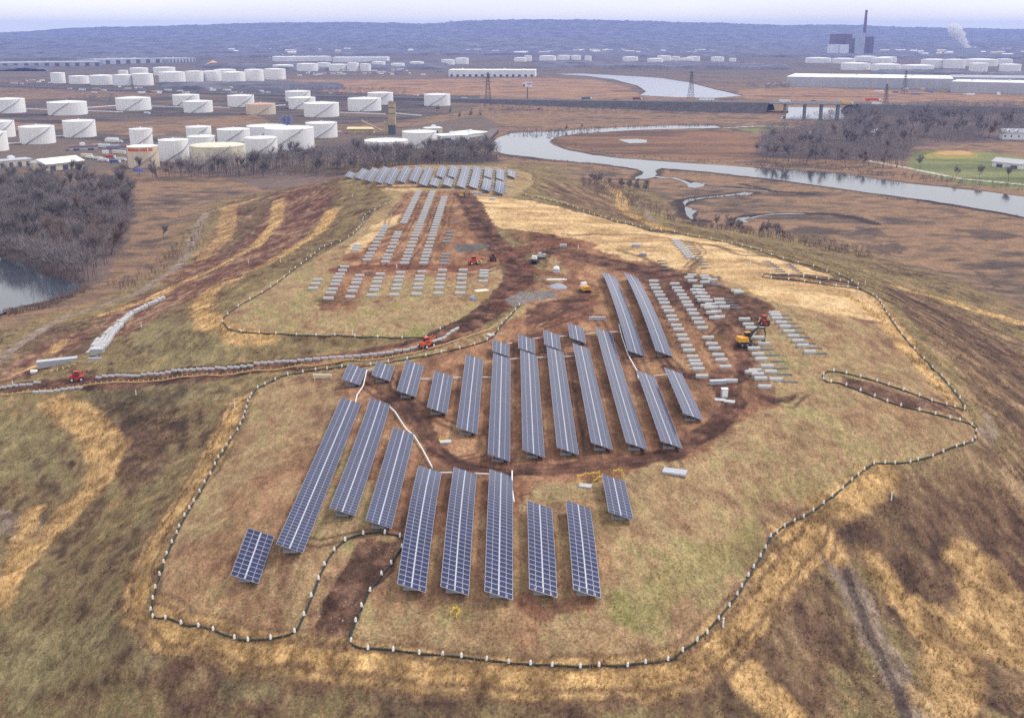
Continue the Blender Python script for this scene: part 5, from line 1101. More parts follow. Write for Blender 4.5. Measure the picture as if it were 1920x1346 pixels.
# ---------------------------------------------------------------- tussocks: tufts of blades coloured like the ground they grow on
vt = bpy.data.materials.new('dry_blades'); vt.use_nodes = True; _v = vt.node_tree; _b = _v.nodes['Principled BSDF']; _b.inputs['Roughness'].default_value = .9; _b.inputs['Specular IOR Level'].default_value = .15
_a = _v.nodes.new('ShaderNodeAttribute'); _a.attribute_name = 'tint'; _v.links.new(_a.outputs['Color'], _b.inputs['Base Color'])
def tufts(name, label, xy, h, w, colv, seed, blades=5, lean=.35):
    rg = np.random.default_rng(seed); N = len(xy); z = gsample(GZ, xy[:, 0], xy[:, 1]); h = np.broadcast_to(h, (N,)) * rg.uniform(.5, 1.3, N)
    th = rg.uniform(0, 6.283, (N, blades)); r = rg.uniform(0, .35, (N, blades)) * h[:, None]
    bx = xy[:, 0, None] + np.cos(th) * r; by = xy[:, 1, None] + np.sin(th) * r; bz = np.repeat(z[:, None] - .05, blades, 1)
    a2 = rg.uniform(0, 6.283, (N, blades)); wx_ = np.cos(a2) * w; wy_ = np.sin(a2) * w; hh = h[:, None] * rg.uniform(.6, 1.2, (N, blades))
    tx = bx + np.cos(th) * hh * lean * rg.uniform(.2, 1.4, (N, blades)) + .1 * hh; ty = by + np.sin(th) * hh * lean * rg.uniform(.2, 1.4, (N, blades))
    V = np.stack([np.stack([bx - wx_, by - wy_, bz], -1), np.stack([bx + wx_, by + wy_, bz], -1), np.stack([tx, ty, bz + hh], -1)], 2).reshape(-1, 3)
    c = np.repeat(np.repeat(colv[:, None] * rg.uniform(.72, 1.3, (N, blades, 1)), 1, 1)[:, :, None], 3, 2).reshape(-1, 3)
    o = place(name, fastmesh(name, V, np.arange(len(V)).reshape(-1, 3), vt, c)); return tag(o, label, name.replace('_', ' '), kind='stuff')
rg = np.random.default_rng(33)
def sample_hill(n, wgrid, ymax=620, p=1.0):
    """random ground points near the camera, kept with the probability held in a ground array"""
    t = rg.uniform(-.6, .6, n); y = 95 + (ymax - 95) * rg.random(n) ** 1.6; x = t * (y + 90)
    k = rg.random(n) < gsample(wgrid, x, y) * p
    return np.column_stack([x[k], y[k]])
RG = REEDM.reshape(R, Cn); RO = rough.reshape(R, Cn) * np.clip(1 - RG, 0, 1) * (1 - (line("-40,733 150,716 300,706 400,697 560,683 700,662 800,643 870,612", 9) ).reshape(R, Cn))
q = sample_hill(150000, RG); tufts('reeds', 'golden dry reeds in strips round the mound', q, .85, .05, gsample(COLG, q[:, 0], q[:, 1]) * 1.05, 1, 5, .25)
clump = sstep(.46, .62, fbm(X, Y, 3.5, 3, 200)).reshape(R, Cn)
q = sample_hill(190000, RO * (clump * .85 + .15), 480); cc = gsample(COLG, q[:, 0], q[:, 1]); cc = cc * (0.8 + 0.45 * vnoise(q[:, 0] / 1.6, q[:, 1] / 1.1, 5))[:, None]
tufts('brush', 'mixed brown and olive brush on the mound slopes', q, .42, .055, cc * 1.25, 2, 5, .8)  # brush colour lifted above the ground's to offset dark shading on upright blades
LM = ((poly(LAWN, .5, .1) + poly(LAWNB, .5, .1)) * (1 - red * .75)).reshape(R, Cn)
q = sample_hill(90000, LM, 420); cc = gsample(COLG, q[:, 0], q[:, 1]); tufts('lawn_grass', 'short dry grass on the mown lawns', q, .22, .06, cc, 3, 4, .8)
# ---------------------------------------------------------------- machines, people and site clutter
M_RED = mat('red_paint', lin(190, 48, 34), .5, 0, .08, 2); M_YEL = mat('machine_yellow', lin(216, 152, 40), .5, 0, .08, 2); M_BLK = mat('black_steel', (0.035, 0.035, 0.04, 1), .6)
M_ORA = mat('safety_orange', lin(205, 84, 42), .55); M_LIME = mat('hi_vis_lime', lin(200, 235, 60), .7); M_SKIN = mat('skin', lin(190, 140, 115), .6); M_TROU = mat('work_trousers', lin(60, 62, 80), .9); M_GALV = mat('galvanised_sheet', (0.50, 0.53, 0.62, 1), .35, .3, .12, 3)
M_TAPE = mat('caution_tape_yellow', lin(240, 205, 50), .5); M_WOODP = mat('raw_timber', lin(205, 175, 110), .8, 0, .15, 3)
def at(u, v, up=0.3):
    p = on_ground(u, v, up); return (p[0], p[1], g(p[0], p[1]))
def wheel(t, x, y, r, w=.35):
    o = MB().cyl((0, -w / 2, 0), (0, w / 2, 0), r, n=14).build('wheel', M_TYRE, t, (x, y, r)); MB().cyl((0, -w / 2 - .02, 0), (0, w / 2 + .02, 0), r * .5, n=10).build('rim', M_WHITE, o)
def loader(u, v, rz, label, col=None, k=1.0, raise_=.5, load=None):
    t = thing('loader', label, 'loader', at(u, v), rz); t.scale = (k, k, k); col = col or M_RED
    MB().box((0, 0, .85), (3.3, 1.25, .7), taper=.92).box((-1.25, 0, 1.3), (1.0, 1.15, .45), taper=.85).build('body', col, t)
    c = MB().box((-.1, .12, 1.75), (1.25, .95, 1.15), taper=.82).build('cab', M_GLASS, t); MB().box((-.1, .12, 2.37), (1.2, .95, .1)).build('cab_roof', col, c)
    for x in (-1.1, 1.1):
        for y in (-.85, .85): wheel(t, x, y, .55, .4)
    m = MB(); h = 1.5 + raise_
    for y in (-.45, .45): m.tube([(-1.1, y, 1.55), (.8, y, 1.5 + raise_ * .4), (2.3, y, h)], .13, 6)
    m.box((2.3, 0, h), (.12, 1.3, .14)); m.build('boom', col, t)
    f = MB(); f.box((2.45, 0, h - .2), (.1, 1.3, .6))
    for y in (-.4, .4): f.box((3.05, y, h - .45), (1.2, .12, .07))
    f.build('fork', M_BLK, t); MB().cyl((-.95, -.45, 1.5), (-.95, -.45, 2.3), .06, n=6).build('exhaust', M_BLK, t)
    return t
loader(145, 711, .2, 'red loader on the haul road at the far left, boom raised', raise_=1.0, k=1.1); loader(801, 650, .85, 'orange red loader uphill on the haul road beside the blocks', M_ORA, k=1.1, raise_=.7)
loader(889, 494, .4, 'orange red loader on red dirt beside two workers', M_ORA, 1.05, .3); loader(924, 487, -1.45, 'dark red loader alone on red dirt facing the camera', mat('dark_red_paint', lin(130, 45, 40), .5), 1.0, .1); loader(1432, 606, -1.4, 'red loader between workers by the rightmost block row', M_RED, .95, .1)
def excavator(u, v, rz, label, k=1.0):
    t = thing('excavator', label, 'excavator', at(u, v), rz); t.scale = (k, k, k)
    for y in (-.95, .95):
        pr = [(-1.5, .35), (-1.3, .05), (1.3, .05), (1.5, .35), (1.4, .72), (-1.4, .72)]; m = MB(); n = 6
        m.add([(a, y - .25, b) for a, b in pr] + [(a, y + .25, b) for a, b in pr], [tuple(range(n)), tuple(range(2 * n - 1, n - 1, -1))] + [(i, n + i, n + (i + 1) % n, (i + 1) % n) for i in range(n)])
        tr = m.build('track', M_BLK, t)
        for x in (-1.05, 0, 1.05): MB().cyl((x, y - .28, .38), (x, y + .28, .38), .2, n=8).build('roller', M_RAIL, tr)
    MB().cyl((0, 0, .7), (0, 0, .95), .6, n=14).build('turntable', M_BLK, t)
    MB().box((-.7, 0, 1.35), (2.1, 2.0, .85), taper=.93).box((-1.55, 0, 1.45), (.6, 1.9, .9), taper=.8).build('engine_house', M_YEL, t)
    c = MB().box((.45, .55, 1.75), (1.15, .85, 1.6), taper=.88).build('cab', M_GLASS, t); MB().box((.45, .55, 2.58), (1.1, .85, .09)).build('cab_roof', M_YEL, c)
    MB().tube([(.5, -.3, 1.3), (1.2, -.3, 2.9), (2.2, -.3, 3.65), (3.6, -.3, 3.5)], [.24, .26, .2, .16], 6).build('boom', M_BLK, t); MB().tube([(.9, -.3, 1.5), (1.9, -.3, 2.9)], .08, 6).build('hydraulic_ram', M_WHITE, t)
    MB().tube([(3.45, -.3, 3.7), (3.85, -.3, 2.4), (3.75, -.3, 1.0)], [.17, .15, .11], 6).build('stick', M_BLK, t); MB().tube([(2.4, -.3, 3.75), (3.5, -.3, 3.75)], .07, 6).build('hydraulic_ram', M_WHITE, t)
    b = MB(); b.add([(3.3, -.7, 1.0), (3.9, -.7, 1.0), (3.9, .1, 1.0), (3.3, .1, 1.0), (3.1, -.65, .45), (3.6, -.65, .25), (3.6, .05, .25), (3.1, .05, .45)], [(0, 1, 5, 4), (1, 2, 6, 5), (2, 3, 7, 6), (4, 5, 6, 7), (0, 3, 2, 1)]); b.build('bucket', M_BLK, t)
    return t
excavator(1398, 645, .12, 'yellow excavator with dark boom reaching over the blocks', 1.2); excavator(868, 369, .3, 'small dark tracked excavator at the top of the haul road', .8)
def van_machine(u, v, rz, label, c1, c2, k=1.0):
    t = thing('tracked_carrier', label, 'tracked carrier', at(u, v), rz); t.scale = (k, k, k)
    for y in (-.85, .85): MB().box((0, y, .35), (2.8, .45, .65), taper=.85).build('track', M_BLK, t)
    MB().box((-.2, 0, 1.0), (2.9, 1.7, .6), taper=.95).build('body', c1, t); MB().box((-.75, 0, 1.75), (1.1, 1.5, 1.0), taper=.85).build('hood', c2, t); MB().box((.85, 0, 1.45), (1.0, 1.5, .35)).build('tray', c1, t)
van_machine(1003, 491, 1.3, 'white hooded tracked carrier beside a worker on the churned mud', M_BLK, M_WHITE, 1.1); van_machine(1016, 484, .2, 'grey tracked carrier just behind the white hooded one', M_RAIL, M_GALV, .95); van_machine(1097, 546, -1.2, 'yellow tracked carrier with white hood near the pale tables', M_YEL, M_WHITE, 1.2)
# people -------------------------------------------------------
def person_mesh():
    V = []; E = []; Rr = []
    def a(p, r, par=None):
        V.append(p); Rr.append(r); i = len(V) - 1
        if par is not None: E.append((par, i))
        return i
    pel = a((0, 0, .95), .15); sp = a((0, .01, 1.18), .145, pel); ch = a((0, 0, 1.38), .17, sp); nk = a((0, 0, 1.52), .06, ch); hd = a((0, -.01, 1.63), .095, nk); a((0, -.01, 1.74), .075, hd); a((0, -.1, 1.645), .022, hd)
    for s in (-1, 1):
        h = a((.1 * s, 0, .9), .1, pel); k = a((.12 * s, -.04, .5), .07, h); f = a((.13 * s, .02, .1), .05, k); a((.14 * s, -.14, .04), .04, f)
        sh = a((.2 * s, 0, 1.42), .065, ch); el = a((.27 * s, .03, 1.15), .05, sh); wr = a((.25 * s, -.14, .97), .032, el); pm = a((.245 * s, -.2, .93), .034, wr)
        for q in range(4): m_ = a((.245 * s + (q - 1.5) * .021, -.25, .915 - .004 * q), .0095, pm); a((.245 * s + (q - 1.5) * .022, -.265 - .004 * (q in (1, 2)), .875), .0085, m_)
        th = a((.245 * s - .045 * s, -.21, .91), .011, pm); a((.245 * s - .05 * s, -.235, .88), .0095, th)
    me = bpy.data.meshes.new('person'); me.from_pydata(V, E, []); me.materials.append(M_TROU); return me, Rr
PM, PR = person_mesh()
def person(u, v, rz, label, vest=None, hat=None):
    o = place('person', PM.copy(), None, at(u, v), rz); md = o.modifiers.new('skin', 'SKIN'); 
    if not o.data.skin_vertices: 
        pass
    for i, sv_ in enumerate(o.data.skin_vertices[0].data): sv_.radius = (PR[i], PR[i]); sv_.use_root = (i == 0)
    o.modifiers.new('sub', 'SUBSURF').levels = 1; tag(o, label, 'person', 'construction workers')
    m = MB(); n = 12
    for z, rx, ry in ((.86, .2, .16), (1.15, .19, .155), (1.4, .25, .17), (1.5, .12, .1)): m.v += [(rx * math.cos(6.283 * i / n), ry * math.sin(6.283 * i / n), z) for i in range(n)]
    m.f = [(j * n + i, j * n + (i + 1) % n, (j + 1) * n + (i + 1) % n, (j + 1) * n + i) for j in range(3) for i in range(n)]; m.m = [0] * len(m.f); m.build('safety_vest', vest or M_LIME, o, smooth=True)
    MB().lathe([(.15, 1.70), (.115, 1.71), (.11, 1.78), (.06, 1.83), (.01, 1.84)], 12).build('hard_hat', hat or M_WHITE, o, smooth=True)
    MB().lathe([(.02, 1.55), (.085, 1.6), (.095, 1.66), (.08, 1.71)], 10).build('face', M_SKIN, o, smooth=True)
person(896, 497, 2.6, 'worker in lime vest right beside the orange loader'); person(902, 498, 1.2, 'worker in lime vest on the right of two by the orange loader'); person(1008, 486, .4, 'worker in lime vest behind the white hooded carrier')
person(1424, 606, 1.6, 'worker in lime vest left of the red loader'); person(1440, 605, -1.6, 'worker in lime vest right of the red loader'); person(1409, 641, 1.9, 'worker in lime vest beside the excavator cab')
# boxes, tanks, pipes -----------------------------------------
t = thing('storage_crate', 'yellow timber storage crate with pale lid by the haul road', 'storage crate', at(903, 558), .42); MB().box((0, 0, 1.15), (3.6, 2.4, 2.3)).build('wall', M_WOODP, t); MB().box((0, 0, 2.35), (3.8, 2.6, .14)).build('lid', M_CREAMW, t)
m = MB()
for x in (-1.5, -.5, .5, 1.5): m.box((x, -1.23, 1.15), (.12, .06, 2.2))
m.build('batten', M_CREAMW, t)
for i, (u, v, r) in enumerate(((886, 556, .9), (891, 560, -.3))):
    tag(MB().box((0, 0, .2), (1.8, .9, .35), taper=.8).box((.6, .2, .45), (.8, .5, .2)).build('tarpaulin', mat('blue_tarp', lin(150, 170, 215), .6), None, at(u, v), r), ('crumpled pale blue tarpaulin left of the yellow crate', 'folded pale blue sheet in front of the yellow crate')[i], 'tarpaulin')
t = thing('water_tank', 'small white round tank on the dirt above the grey heap', 'water tank', at(1043, 509)); MB().lathe([(.01, 0), (.95, 0), (1.0, .2), (1.0, 1.5), (.7, 1.85), (.25, 1.95), (.25, 2.1), (.01, 2.1)], 20).build('shell', M_WHITE, t, smooth=True); MB().lathe([(1.02, .6), (1.04, .62), (1.04, .9), (1.02, .92)], 20).build('band', M_BLUEG, t)
q = at(1046, 537); tag(MB().lathe([(3.0, -.2), (2.4, .35), (1.5, .8), (.6, 1.05), (.01, 1.15)], 16).build('gravel_heap', mat('blue_grey_gravel', lin(150, 152, 170), .95, 0, .2, 3, .5), None, q), 'blue grey gravel heap under a white pipe', 'gravel heap')
t = thing('pipe_stack', 'white pipe lying across the grey heap', 'pipe', at(1043, 526, 1.0), .05); MB().cyl((-3, 0, 1.2), (3.2, 0, 1.2), .22, n=10).cyl((-2.6, .5, 1.2), (2.6, .5, 1.2), .2, n=10).build('pipe', M_WHITE, t)
tag(MB().lathe([(.01, 0), (.42, 0), (.44, .3), (.42, .85), (.01, .88)], 14).build('drum', mat('pink_plastic', lin(205, 150, 160), .5), None, at(1040, 544)), 'pink drum in front of the grey heap', 'drum')
t = thing('equipment_cabinet', 'grey white equipment cabinet on the dirt beside the block rows', 'cabinet', at(1358, 742), .1); MB().box((0, 0, .95), (1.3, 1.0, 1.9)).build('housing', M_GALV, t); MB().box((0, 0, 1.94), (1.4, 1.1, .08)).build('lid', M_WHITE, t); MB().box((0, -.52, 1.0), (1.1, .04, 1.5)).build('door', M_WHITE, t)
for u, v, r, lb in ((1350, 748, -.2, 'pale concrete slab left of the equipment cabinet'), (1368, 751, -.35, 'pale concrete slab right of the equipment cabinet'), (1098, 909, -.3, 'pale square slab inside the yellow caution tape'), (835, 826, .15, 'white slab on the dirt inside the turning loop'), (920, 627, -.9, 'white block at the end of the straw wattle')):
    tag(rounded_block(2.2, 1.5, .35).build('slab', M_CONC, None, at(u, v), r), lb, 'slab', 'single slabs lying about')
def bundle(u, v, rz, L_, nrow, label, mt=M_GALV, lv=2):
    t = thing('channel_bundle', label, 'metal bundle', at(u, v), rz)
    for j in range(nrow):
        for k in range(lv if j < nrow - 1 or nrow < 3 else 1):
            m = MB(); y = (j - nrow / 2) * .55; z = .25 + .5 * k
            m.add([(x, y + a, z + b) for x in (-L_ / 2, L_ / 2) for a, b in ((-.24, -.2), (.24, -.2), (.24, .2), (.1, .26), (-.1, .26), (-.24, .2))], [(0, 1, 2, 3, 4, 5), (11, 10, 9, 8, 7, 6)] + [(i, i + 6, (i + 1) % 6 + 6, (i + 1) % 6) for i in range(6)]); m.build('channel', mt, t)
    m = MB()
    for x in (-.35, .35): m.box((x * L_, 0, .02), (.2, nrow * .6, .14))
    m.build('skid', M_WOODP, t)
bundle(1266, 883, -.35, 4.2, 4, 'silver bundle of metal channels on the lawn right of the tables', lv=1); bundle(108, 683, .42, 11, 5, 'long silver bundle of channels beside the left dirt ramp', lv=4); bundle(184, 663, .12, 3.6, 5, 'square silver stack at the foot of the block stockpile', lv=4); bundle(179, 675, .08, 3.8, 1, 'single silver channel in front of the square silver stack')
bundle(1193, 461, -.2, 3.0, 2, 'silver bundle on the straw slope, upper one'); bundle(1206, 478, -.3, 2.4, 2, 'dark grey bundle on the straw slope, lower one', M_RAIL); bundle(1056, 461, -.1, 2.4, 3, 'silver bundle at the mud edge below the straw slope'); bundle(1345, 717, .1, 3.6, 2, 'silver channels at the near end of the second block row')
bundle(923, 374, -.1, 2.4, 2, 'small silver bundle at the top of the straw slope'); bundle(896, 363, -.25, 4.0, 2, 'pale channels lying beside the crest tables'); bundle(1120, 598, 0, 4.4, 1, 'single pale channel on red dirt left of the paired tables'); bundle(605, 706, -.05, 4.4, 1, 'weathered pale channel lying left of the tiny tables', M_CREAMW)
tag(rounded_block(1.8, 1.2, .9).build('white_crate', M_WHITE, None, at(64, 697), .2), 'white box left of the long silver bundle', 'box')
for i, (u, v) in enumerate(((1118, 546), (1120, 551))): tag(MB().box((0, 0, .12), (4.0, .14, .14)).build('timber', M_WOODP, None, at(u, v), .02), ('pale timber batten beside the yellow carrier, upper one', 'pale timber batten beside the yellow carrier, lower one')[i], 'timber')
for i in range(5): tag(MB().box((0, 0, .1), (.16, 2.2, .14)).build('timber', M_WOODP, None, at(96 + 11 * i, 693 - 2.2 * i), .1 + .2 * i), 'loose timber skid beside the long silver bundle', 'timber', 'loose timber skids')
# caution tape fences
def tape(pts, label, h=.9):
    w = [at(u, v, .1) for u, v in P(pts)]; t = thing('tape_fence', label, 'caution tape', w[0]); o0 = np.array(w[0])
    for p in w: d = np.array(p) - o0; MB().cyl(tuple(d), tuple(d + np.array([0, 0, h + .1])), .05, n=5).build('post', M_TAPE, t)
    m = MB()
    for a, b in zip(w[:-1], w[1:]):
        a = np.array(a) - o0; b = np.array(b) - o0
        for k in range(4):
            p, q = a + (b - a) * k / 4, a + (b - a) * (k + 1) / 4; s0 = -.25 * math.sin(math.pi * k / 4); s1 = -.25 * math.sin(math.pi * (k + 1) / 4)
            m.add([tuple(p + [0, 0, h + s0 - .09]), tuple(q + [0, 0, h + s1 - .09]), tuple(q + [0, .05, h + s1 + .09]), tuple(p + [0, .05, h + s0 + .09])], [(0, 1, 2, 3)])
    m.build('tape', M_TAPE, t)
tape("1090,911 1083,899 1098,894 1112,893 1124,891", 'yellow caution tape round the pale slab'); tape("1112,908 1122,901 1130,897", 'yellow caution tape between slab and small table'); tape("1150,889 1160,886 1166,887 1169,896", 'yellow caution tape behind the small right table')
tape("845,1152 850,1143 857,1142 862,1148 856,1156", 'yellow caution tape ring before the front tables', .6); tape("823,828 826,822 832,824", 'yellow tape beside the white slab in the turning loop', .6); tape("1372,545 1388,546 1402,549 1420,553", 'yellow tape line below the straw slope', .7)
tape("590,715 594,706 598,708", 'yellow tape scrap left of the tiny tables', .7); tape("1226,697 1229,692 1233,694", 'yellow tape scrap between the right middle tables', .7)
# marker posts and wells
for u, v, h, lb in ((255, 739, 1.1, 'white marker post on the left lower slope'), (440, 764, 1.3, 'white marker post among the reeds left of the sock'), (1671, 938, 1.6, 'white marker post on the right brush slope'), (1356, 1172, 1.5, 'white marker post just outside the front right sock'), (265, 613, 1.4, 'white marker post right of the block stockpile'),
   (24, 722, 1.3, 'white marker post by the left road blocks'), (661, 626, 1.2, 'white marker post inside the left shoulder lawn'), (466, 494, 1.4, 'white marker post on the terraced left slope'), (526, 492, 1.2, 'white marker post under the upper golden track'), (661, 369, 1.3, 'white marker post on the upper left shoulder'),
   (1084, 466, 1.5, 'white marker post on the straw slope near the mud'), (1185, 437, 1.3, 'white marker post at the crest of the straw slope'), (1407, 497, 1.2, 'white marker post low on the straw slope'), (1622, 535, 1.8, 'white marker post at the end of the straw slope channel'), (527, 328, 1.2, 'white marker post at the belt of trees'), (744, 502, 1.2, 'white marker post between the left block fields')):
    t = thing('marker_post', lb, 'marker post', at(u, v)); MB().cyl((0, 0, 0), (0, 0, h), .13, n=8).build('post', M_WHITE, t); MB().cyl((0, 0, h), (0, 0, h + .12), .17, n=8).build('cap', M_CREAMW, t)
for i, (u, v) in enumerate(((825, 645), (757, 663), (712, 674), (734, 678), (757, 692), (841, 652))):
    t = thing('traffic_cone', 'orange traffic cone by the haul road, %s from the left' % ordw([4, 2, 0, 1, 3, 5][i]), 'traffic cone', at(u, v), 0, 'orange cones by the haul road'); MB().cyl((0, 0, .04), (0, 0, .75), .2, .04, 10).build('cone', M_ORA, t); MB().box((0, 0, .03), (.5, .5, .06)).build('base', M_BLK, t)
for i, (u, v) in enumerate(((822, 550), (1016, 538), (1439, 551))):
    pass
rp = random.Random(8); m = MB()
for (u0, u1, v0, v1, n) in ((590, 680, 1060, 1190, 16), (1600, 1700, 1080, 1300, 14), (700, 780, 1010, 1030, 4)):
    for i in range(n):
        p = at(rp.uniform(u0, u1), rp.uniform(v0, v1)); r = rp.uniform(.06, .14); m.box((p[0], p[1], p[2] + r * .4), (r * 2, r * 1.5, r), rz=rp.uniform(0, 3), taper=.6)
tag(m.build('rubble', M_CONC), 'small pale stones scattered on bare soil', 'stones', kind='stuff')
p = flat(258, 321); tag(MB().box((0, 0, .8), (7, 3, 1.6), taper=.7).box((3.5, -.5, .5), (4, 2.5, 1.1), taper=.6).build('tarpaulin', mat('blue_tarp_dark', lin(60, 90, 190), .6), None, p), 'blue tarpaulin at the foot of the rust streaked tank', 'tarpaulin')
# yard vehicles and clutter of the tank farm
for i, (u, v, c) in enumerate([(192, 303, (.7, .7, .75, 1)), (183, 300, (.6, .6, .65, 1)), (205, 297, lin(180, 60, 50)), (214, 306, lin(70, 90, 160)), (225, 302, (.6, .6, .6, 1)), (168, 298, (.7, .7, .7, 1)), (18, 309, lin(90, 100, 140)), (34, 308, (.7, .7, .7, 1)), (275, 214, (.7, .7, .75, 1)), (130, 168, (.75, .75, .78, 1)), (828, 262, lin(200, 70, 40)), (206, 264, (.7, .7, .72, 1)), (220, 268, (.7, .7, .72, 1)), (300, 173, (.7, .7, .75, 1)), (350, 175, lin(90, 110, 190)), (640, 178, lin(190, 60, 50)), (620, 177, (.7, .7, .75, 1)), (780, 181, (.75, .75, .8, 1)), (870, 186, (.75, .75, .8, 1))]):
    p = flat(u, v); t = thing('parked_truck', 'small truck parked in the tank farm yards, %s counting clockwise from the gabled shed' % ordw(i), 'truck', p, rp.uniform(-.4, .4), 'vehicles parked in the tank farm'); k = 7
    MB().box((0, 0, 1.7), (k, 2.3, 2.0)).build('cargo_box', mat('truckpaint_%d' % i, c, .5), t); MB().box((k / 2 + 1, 0, 1.3), (1.8, 2.1, 1.9), taper=.85).build('cab', M_WALLW, t)
    for x in (-k * .3, k * .5): MB().cyl((x, -1.2, .45), (x, 1.2, .45), .45, n=8).build('axle', M_TYRE, t)
# ---------------------------------------------------------------- far woods, ridge, steam and haze
M_FAR = mat('far_forest', (0.10, 0.095, 0.125, 1), .95, 0, .5, .012)
def forest_patch(s, step, h, label, seed):
    pl = np.array([flat(u, v)[:2] for u, v in P(s)]); lo, hi = pl.min(0), pl.max(0); nx, ny = [int(a) + 2 for a in (hi - lo) / step]
    nx = min(nx, 900); ny = min(ny, 500); xs = np.linspace(lo[0], hi[0], nx); yy = np.linspace(lo[1], hi[1], ny); A, B = np.meshgrid(xs, yy); ins = np.zeros(A.shape, bool)
    for a, b in zip(pl, np.roll(pl, -1, 0)): ins ^= ((a[1] > B) != (b[1] > B)) & (A < (b[0] - a[0]) * (B - a[1]) / (b[1] - a[1] + 1e-9) + a[0])
    rg_ = np.random.default_rng(seed); n = fbm(A, B, 260, 3, seed); Z = np.where(ins & (n > .36), h * (.55 + .5 * rg_.random(A.shape)) * sstep(.36, .42, n), -3)
    A = A + rg_.uniform(-.3, .3, A.shape) * step; V = np.stack([A, B, Z], -1).reshape(-1, 3); i = np.arange((ny - 1) * (nx - 1)); r = i // (nx - 1); c = i % (nx - 1); a0 = r * nx + c
    F = np.stack([a0, a0 + 1, a0 + nx + 1, a0 + nx], 1); keep = (V[F][:, :, 2].max(1) > 0); tag(place('forest', fastmesh('forest', V, F[keep], M_FAR)), label, 'forest', kind='stuff')
forest_patch("-300,96 300,92 640,96 900,90 1180,92 1560,88 1560,70 900,70 0,70 -300,72", 30, 14, 'dark hazy forest on the plain before the ridge', 41)
forest_patch("-200,104 520,100 520,95 -200,97", 20, 11, 'thin woods behind the far left warehouses', 42)
forest_patch("640,104 1000,104 1120,112 1240,106 1500,108 1800,112 2050,110 2050,90 1600,92 1000,94 640,98", 16, 10, 'patchy woods among the distant tanks', 43)
forest_patch("-100,134 90,134 90,128 -100,128", 12, 9, 'woods left of the dense tank row', 46)
forest_patch("300,168 520,172 640,168 640,160 520,158 300,160", 9, 7, 'scrub woods before the dense tank row', 47)
forest_patch("1000,128 1280,128 1480,132 1480,124 1280,118 1000,118", 12, 8, 'woods along the upstream river', 48)
forest_patch("1640,142 1900,145 1960,140 1960,136 1640,136", 12, 9, 'trees behind the long grey warehouse', 49)
forest_patch("370,128 500,132 640,134 640,126 500,122 370,120", 12, 9, 'woods behind the dense tank row', 50)
forest_patch("-100,116 520,108 520,103 -100,106", 16, 10, 'woods between the far left warehouse rows', 53)
forest_patch("640,128 840,136 840,120 700,118", 12, 8, 'woods left of the striped warehouse', 44)
forest_patch("1640,96 2050,96 2050,76 1640,76", 26, 13, 'patchy woods behind the steam plant', 45)
def ridge(sky, y0, depth, label, seed, cuts=220):
    s = P(sky); us = np.array([a for a, b in s]); vs = np.array([b for a, b in s]); nx = 900
    yc = y0 + depth * .6; uu = np.linspace(-700, 2620, nx); dirs = np.array([ray(u, 60) for u in uu]); xs = dirs[:, 0] / dirs[:, 1] * yc
    sk = np.interp(uu, us, vs); top = np.array([CAMZ + ray(u, v)[2] / ray(u, v)[1] * yc for u, v in zip(uu, sk)])
    yy = y0 + depth * np.linspace(0, 1, 40); prof = np.interp(np.linspace(0, 1, 40), [0, .2, .6, .8, 1], [0, .45, 1, .9, .3]); A = np.repeat(xs[None], 40, 0); B = np.repeat(yy[:, None], nx, 1)
    H_ = prof[:, None] * top[None] * (1 + .10 * (fbm(A, B, 900, 3, seed) - .5) * (prof[:, None] < .99)); H_ = H_ + np.random.default_rng(seed).uniform(0, 9, H_.shape) * (prof[:, None] > 0) + 10 * (fbm(A, B, 120, 3, seed + 1) - .5)
    H_[0] = -5; V = np.stack([A, B, H_], -1).reshape(-1, 3); i = np.arange(39 * (nx - 1)); r = i // (nx - 1); c = i % (nx - 1); a0 = r * nx + c
    tag(place('ridge', fastmesh('ridge', V, np.stack([a0, a0 + 1, a0 + nx + 1, a0 + nx], 1), M_FAR)), label, kind='structure')
ridge("-700,66 0,63 60,60 120,55 200,52 300,50 340,49 420,46 520,43 640,43 740,44 790,47 830,44 880,40 960,37 1080,38 1180,40 1280,43 1400,46 1480,49 1560,47 1620,48 1700,52 1800,54 1920,56 2620,60", 8500, 2600, 'long wooded ridge along the horizon', 51)
ridge("-700,76 0,74 300,72 700,74 1000,72 1400,76 1500,80 1700,78 2620,78", 6200, 1500, 'lower wooded rise before the ridge', 52)
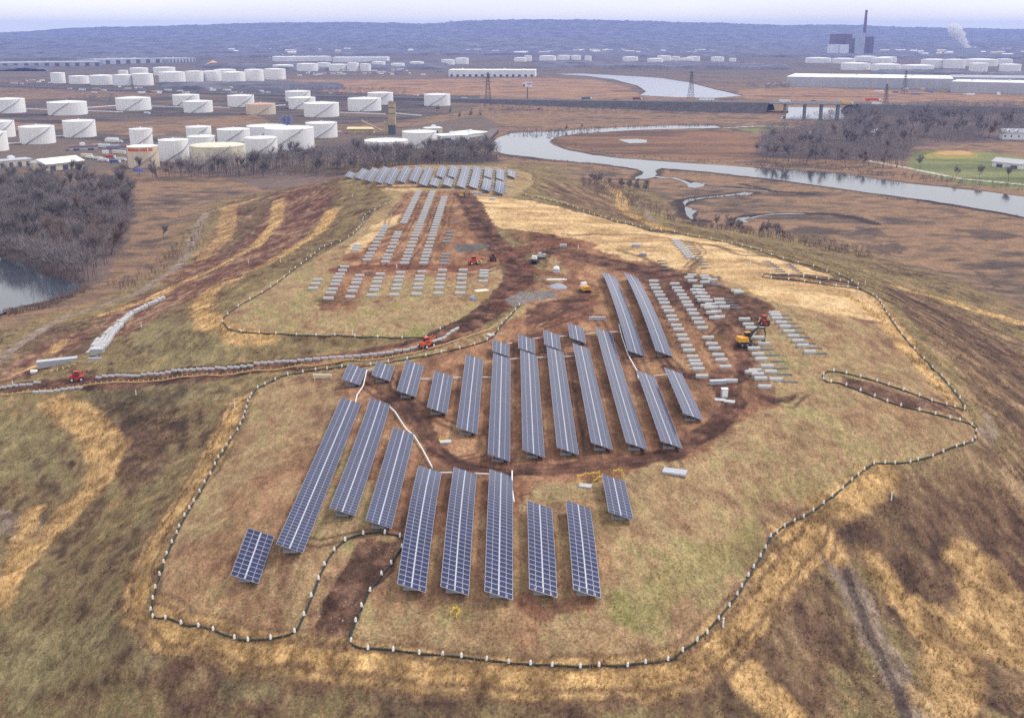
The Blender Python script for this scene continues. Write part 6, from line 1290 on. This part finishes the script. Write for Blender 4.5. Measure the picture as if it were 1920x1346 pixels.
for u, h0, w in ((846, 17, 40), (911, 19, 44), (1000, 14, 20)):
    p = ray(u, 60) / ray(u, 60)[1] * 11800; t = thing('tower_block', 'faint %s tower block above the ridge line' % {846: 'left', 911: 'right', 1000: 'thin'}[u], 'tower block', (p[0], 11800, 70)); MB().box((0, 0, 75), (w, w, 144 if u != 1000 else 120)).build('wall', M_WALLG, t)
# steam
sv = bpy.data.materials.new('steam'); sv.use_nodes = True; _s = sv.node_tree; _s.nodes.remove(_s.nodes['Principled BSDF']); _v = _s.nodes.new('ShaderNodeVolumePrincipled'); _v.inputs['Color'].default_value = (.98, .98, 1, 1); _v.inputs['Density'].default_value = .045; _v.inputs['Anisotropy'].default_value = .1
_s.links.new(_v.outputs[0], _s.nodes['Material Output'].inputs['Volume'])
p = flat(1818, 108); m = MB(); rs = random.Random(3); s5 = 1 / pxm(108)
ctr = []
for i in range(16):
    f = i / 15; cx = (-2 - 30 * f ** 1.2 + rs.uniform(-2, 2)) * s5; cz = (17 + 34 * f) * s5; r = (3.5 + 9.5 * f) * s5 * rs.uniform(.75, 1.1)
    prof = [(math.sin(math.pi * k / 8) * r, -math.cos(math.pi * k / 8) * r) for k in range(9)]; prof[0] = (.01, -r); prof[-1] = (.01, r); m.lathe(prof, 12, c=(cx, rs.uniform(-8, 8), cz))
o = m.build('steam_plume', sv, None, (p[0], p[1] + 20, 0)); tag(o, 'white steam drifting up left from the block shaped plant', 'steam', kind='stuff')
# haze
hz = bpy.data.materials.new('haze'); hz.use_nodes = True; _h = hz.node_tree; _h.nodes.remove(_h.nodes['Principled BSDF']); _v = _h.nodes.new('ShaderNodeVolumePrincipled')
_v.inputs['Color'].default_value = (0.32, 0.45, 1.0, 1); _v.inputs['Density'].default_value = 0.00008; _v.inputs['Anisotropy'].default_value = .0
_h.links.new(_v.outputs[0], _h.nodes['Material Output'].inputs['Volume'])
m = MB().box((0, 6450, 106), (20000, 13100, 232)); tag(m.build('haze', hz), 'thin blue haze over the plain', 'haze', kind='stuff')
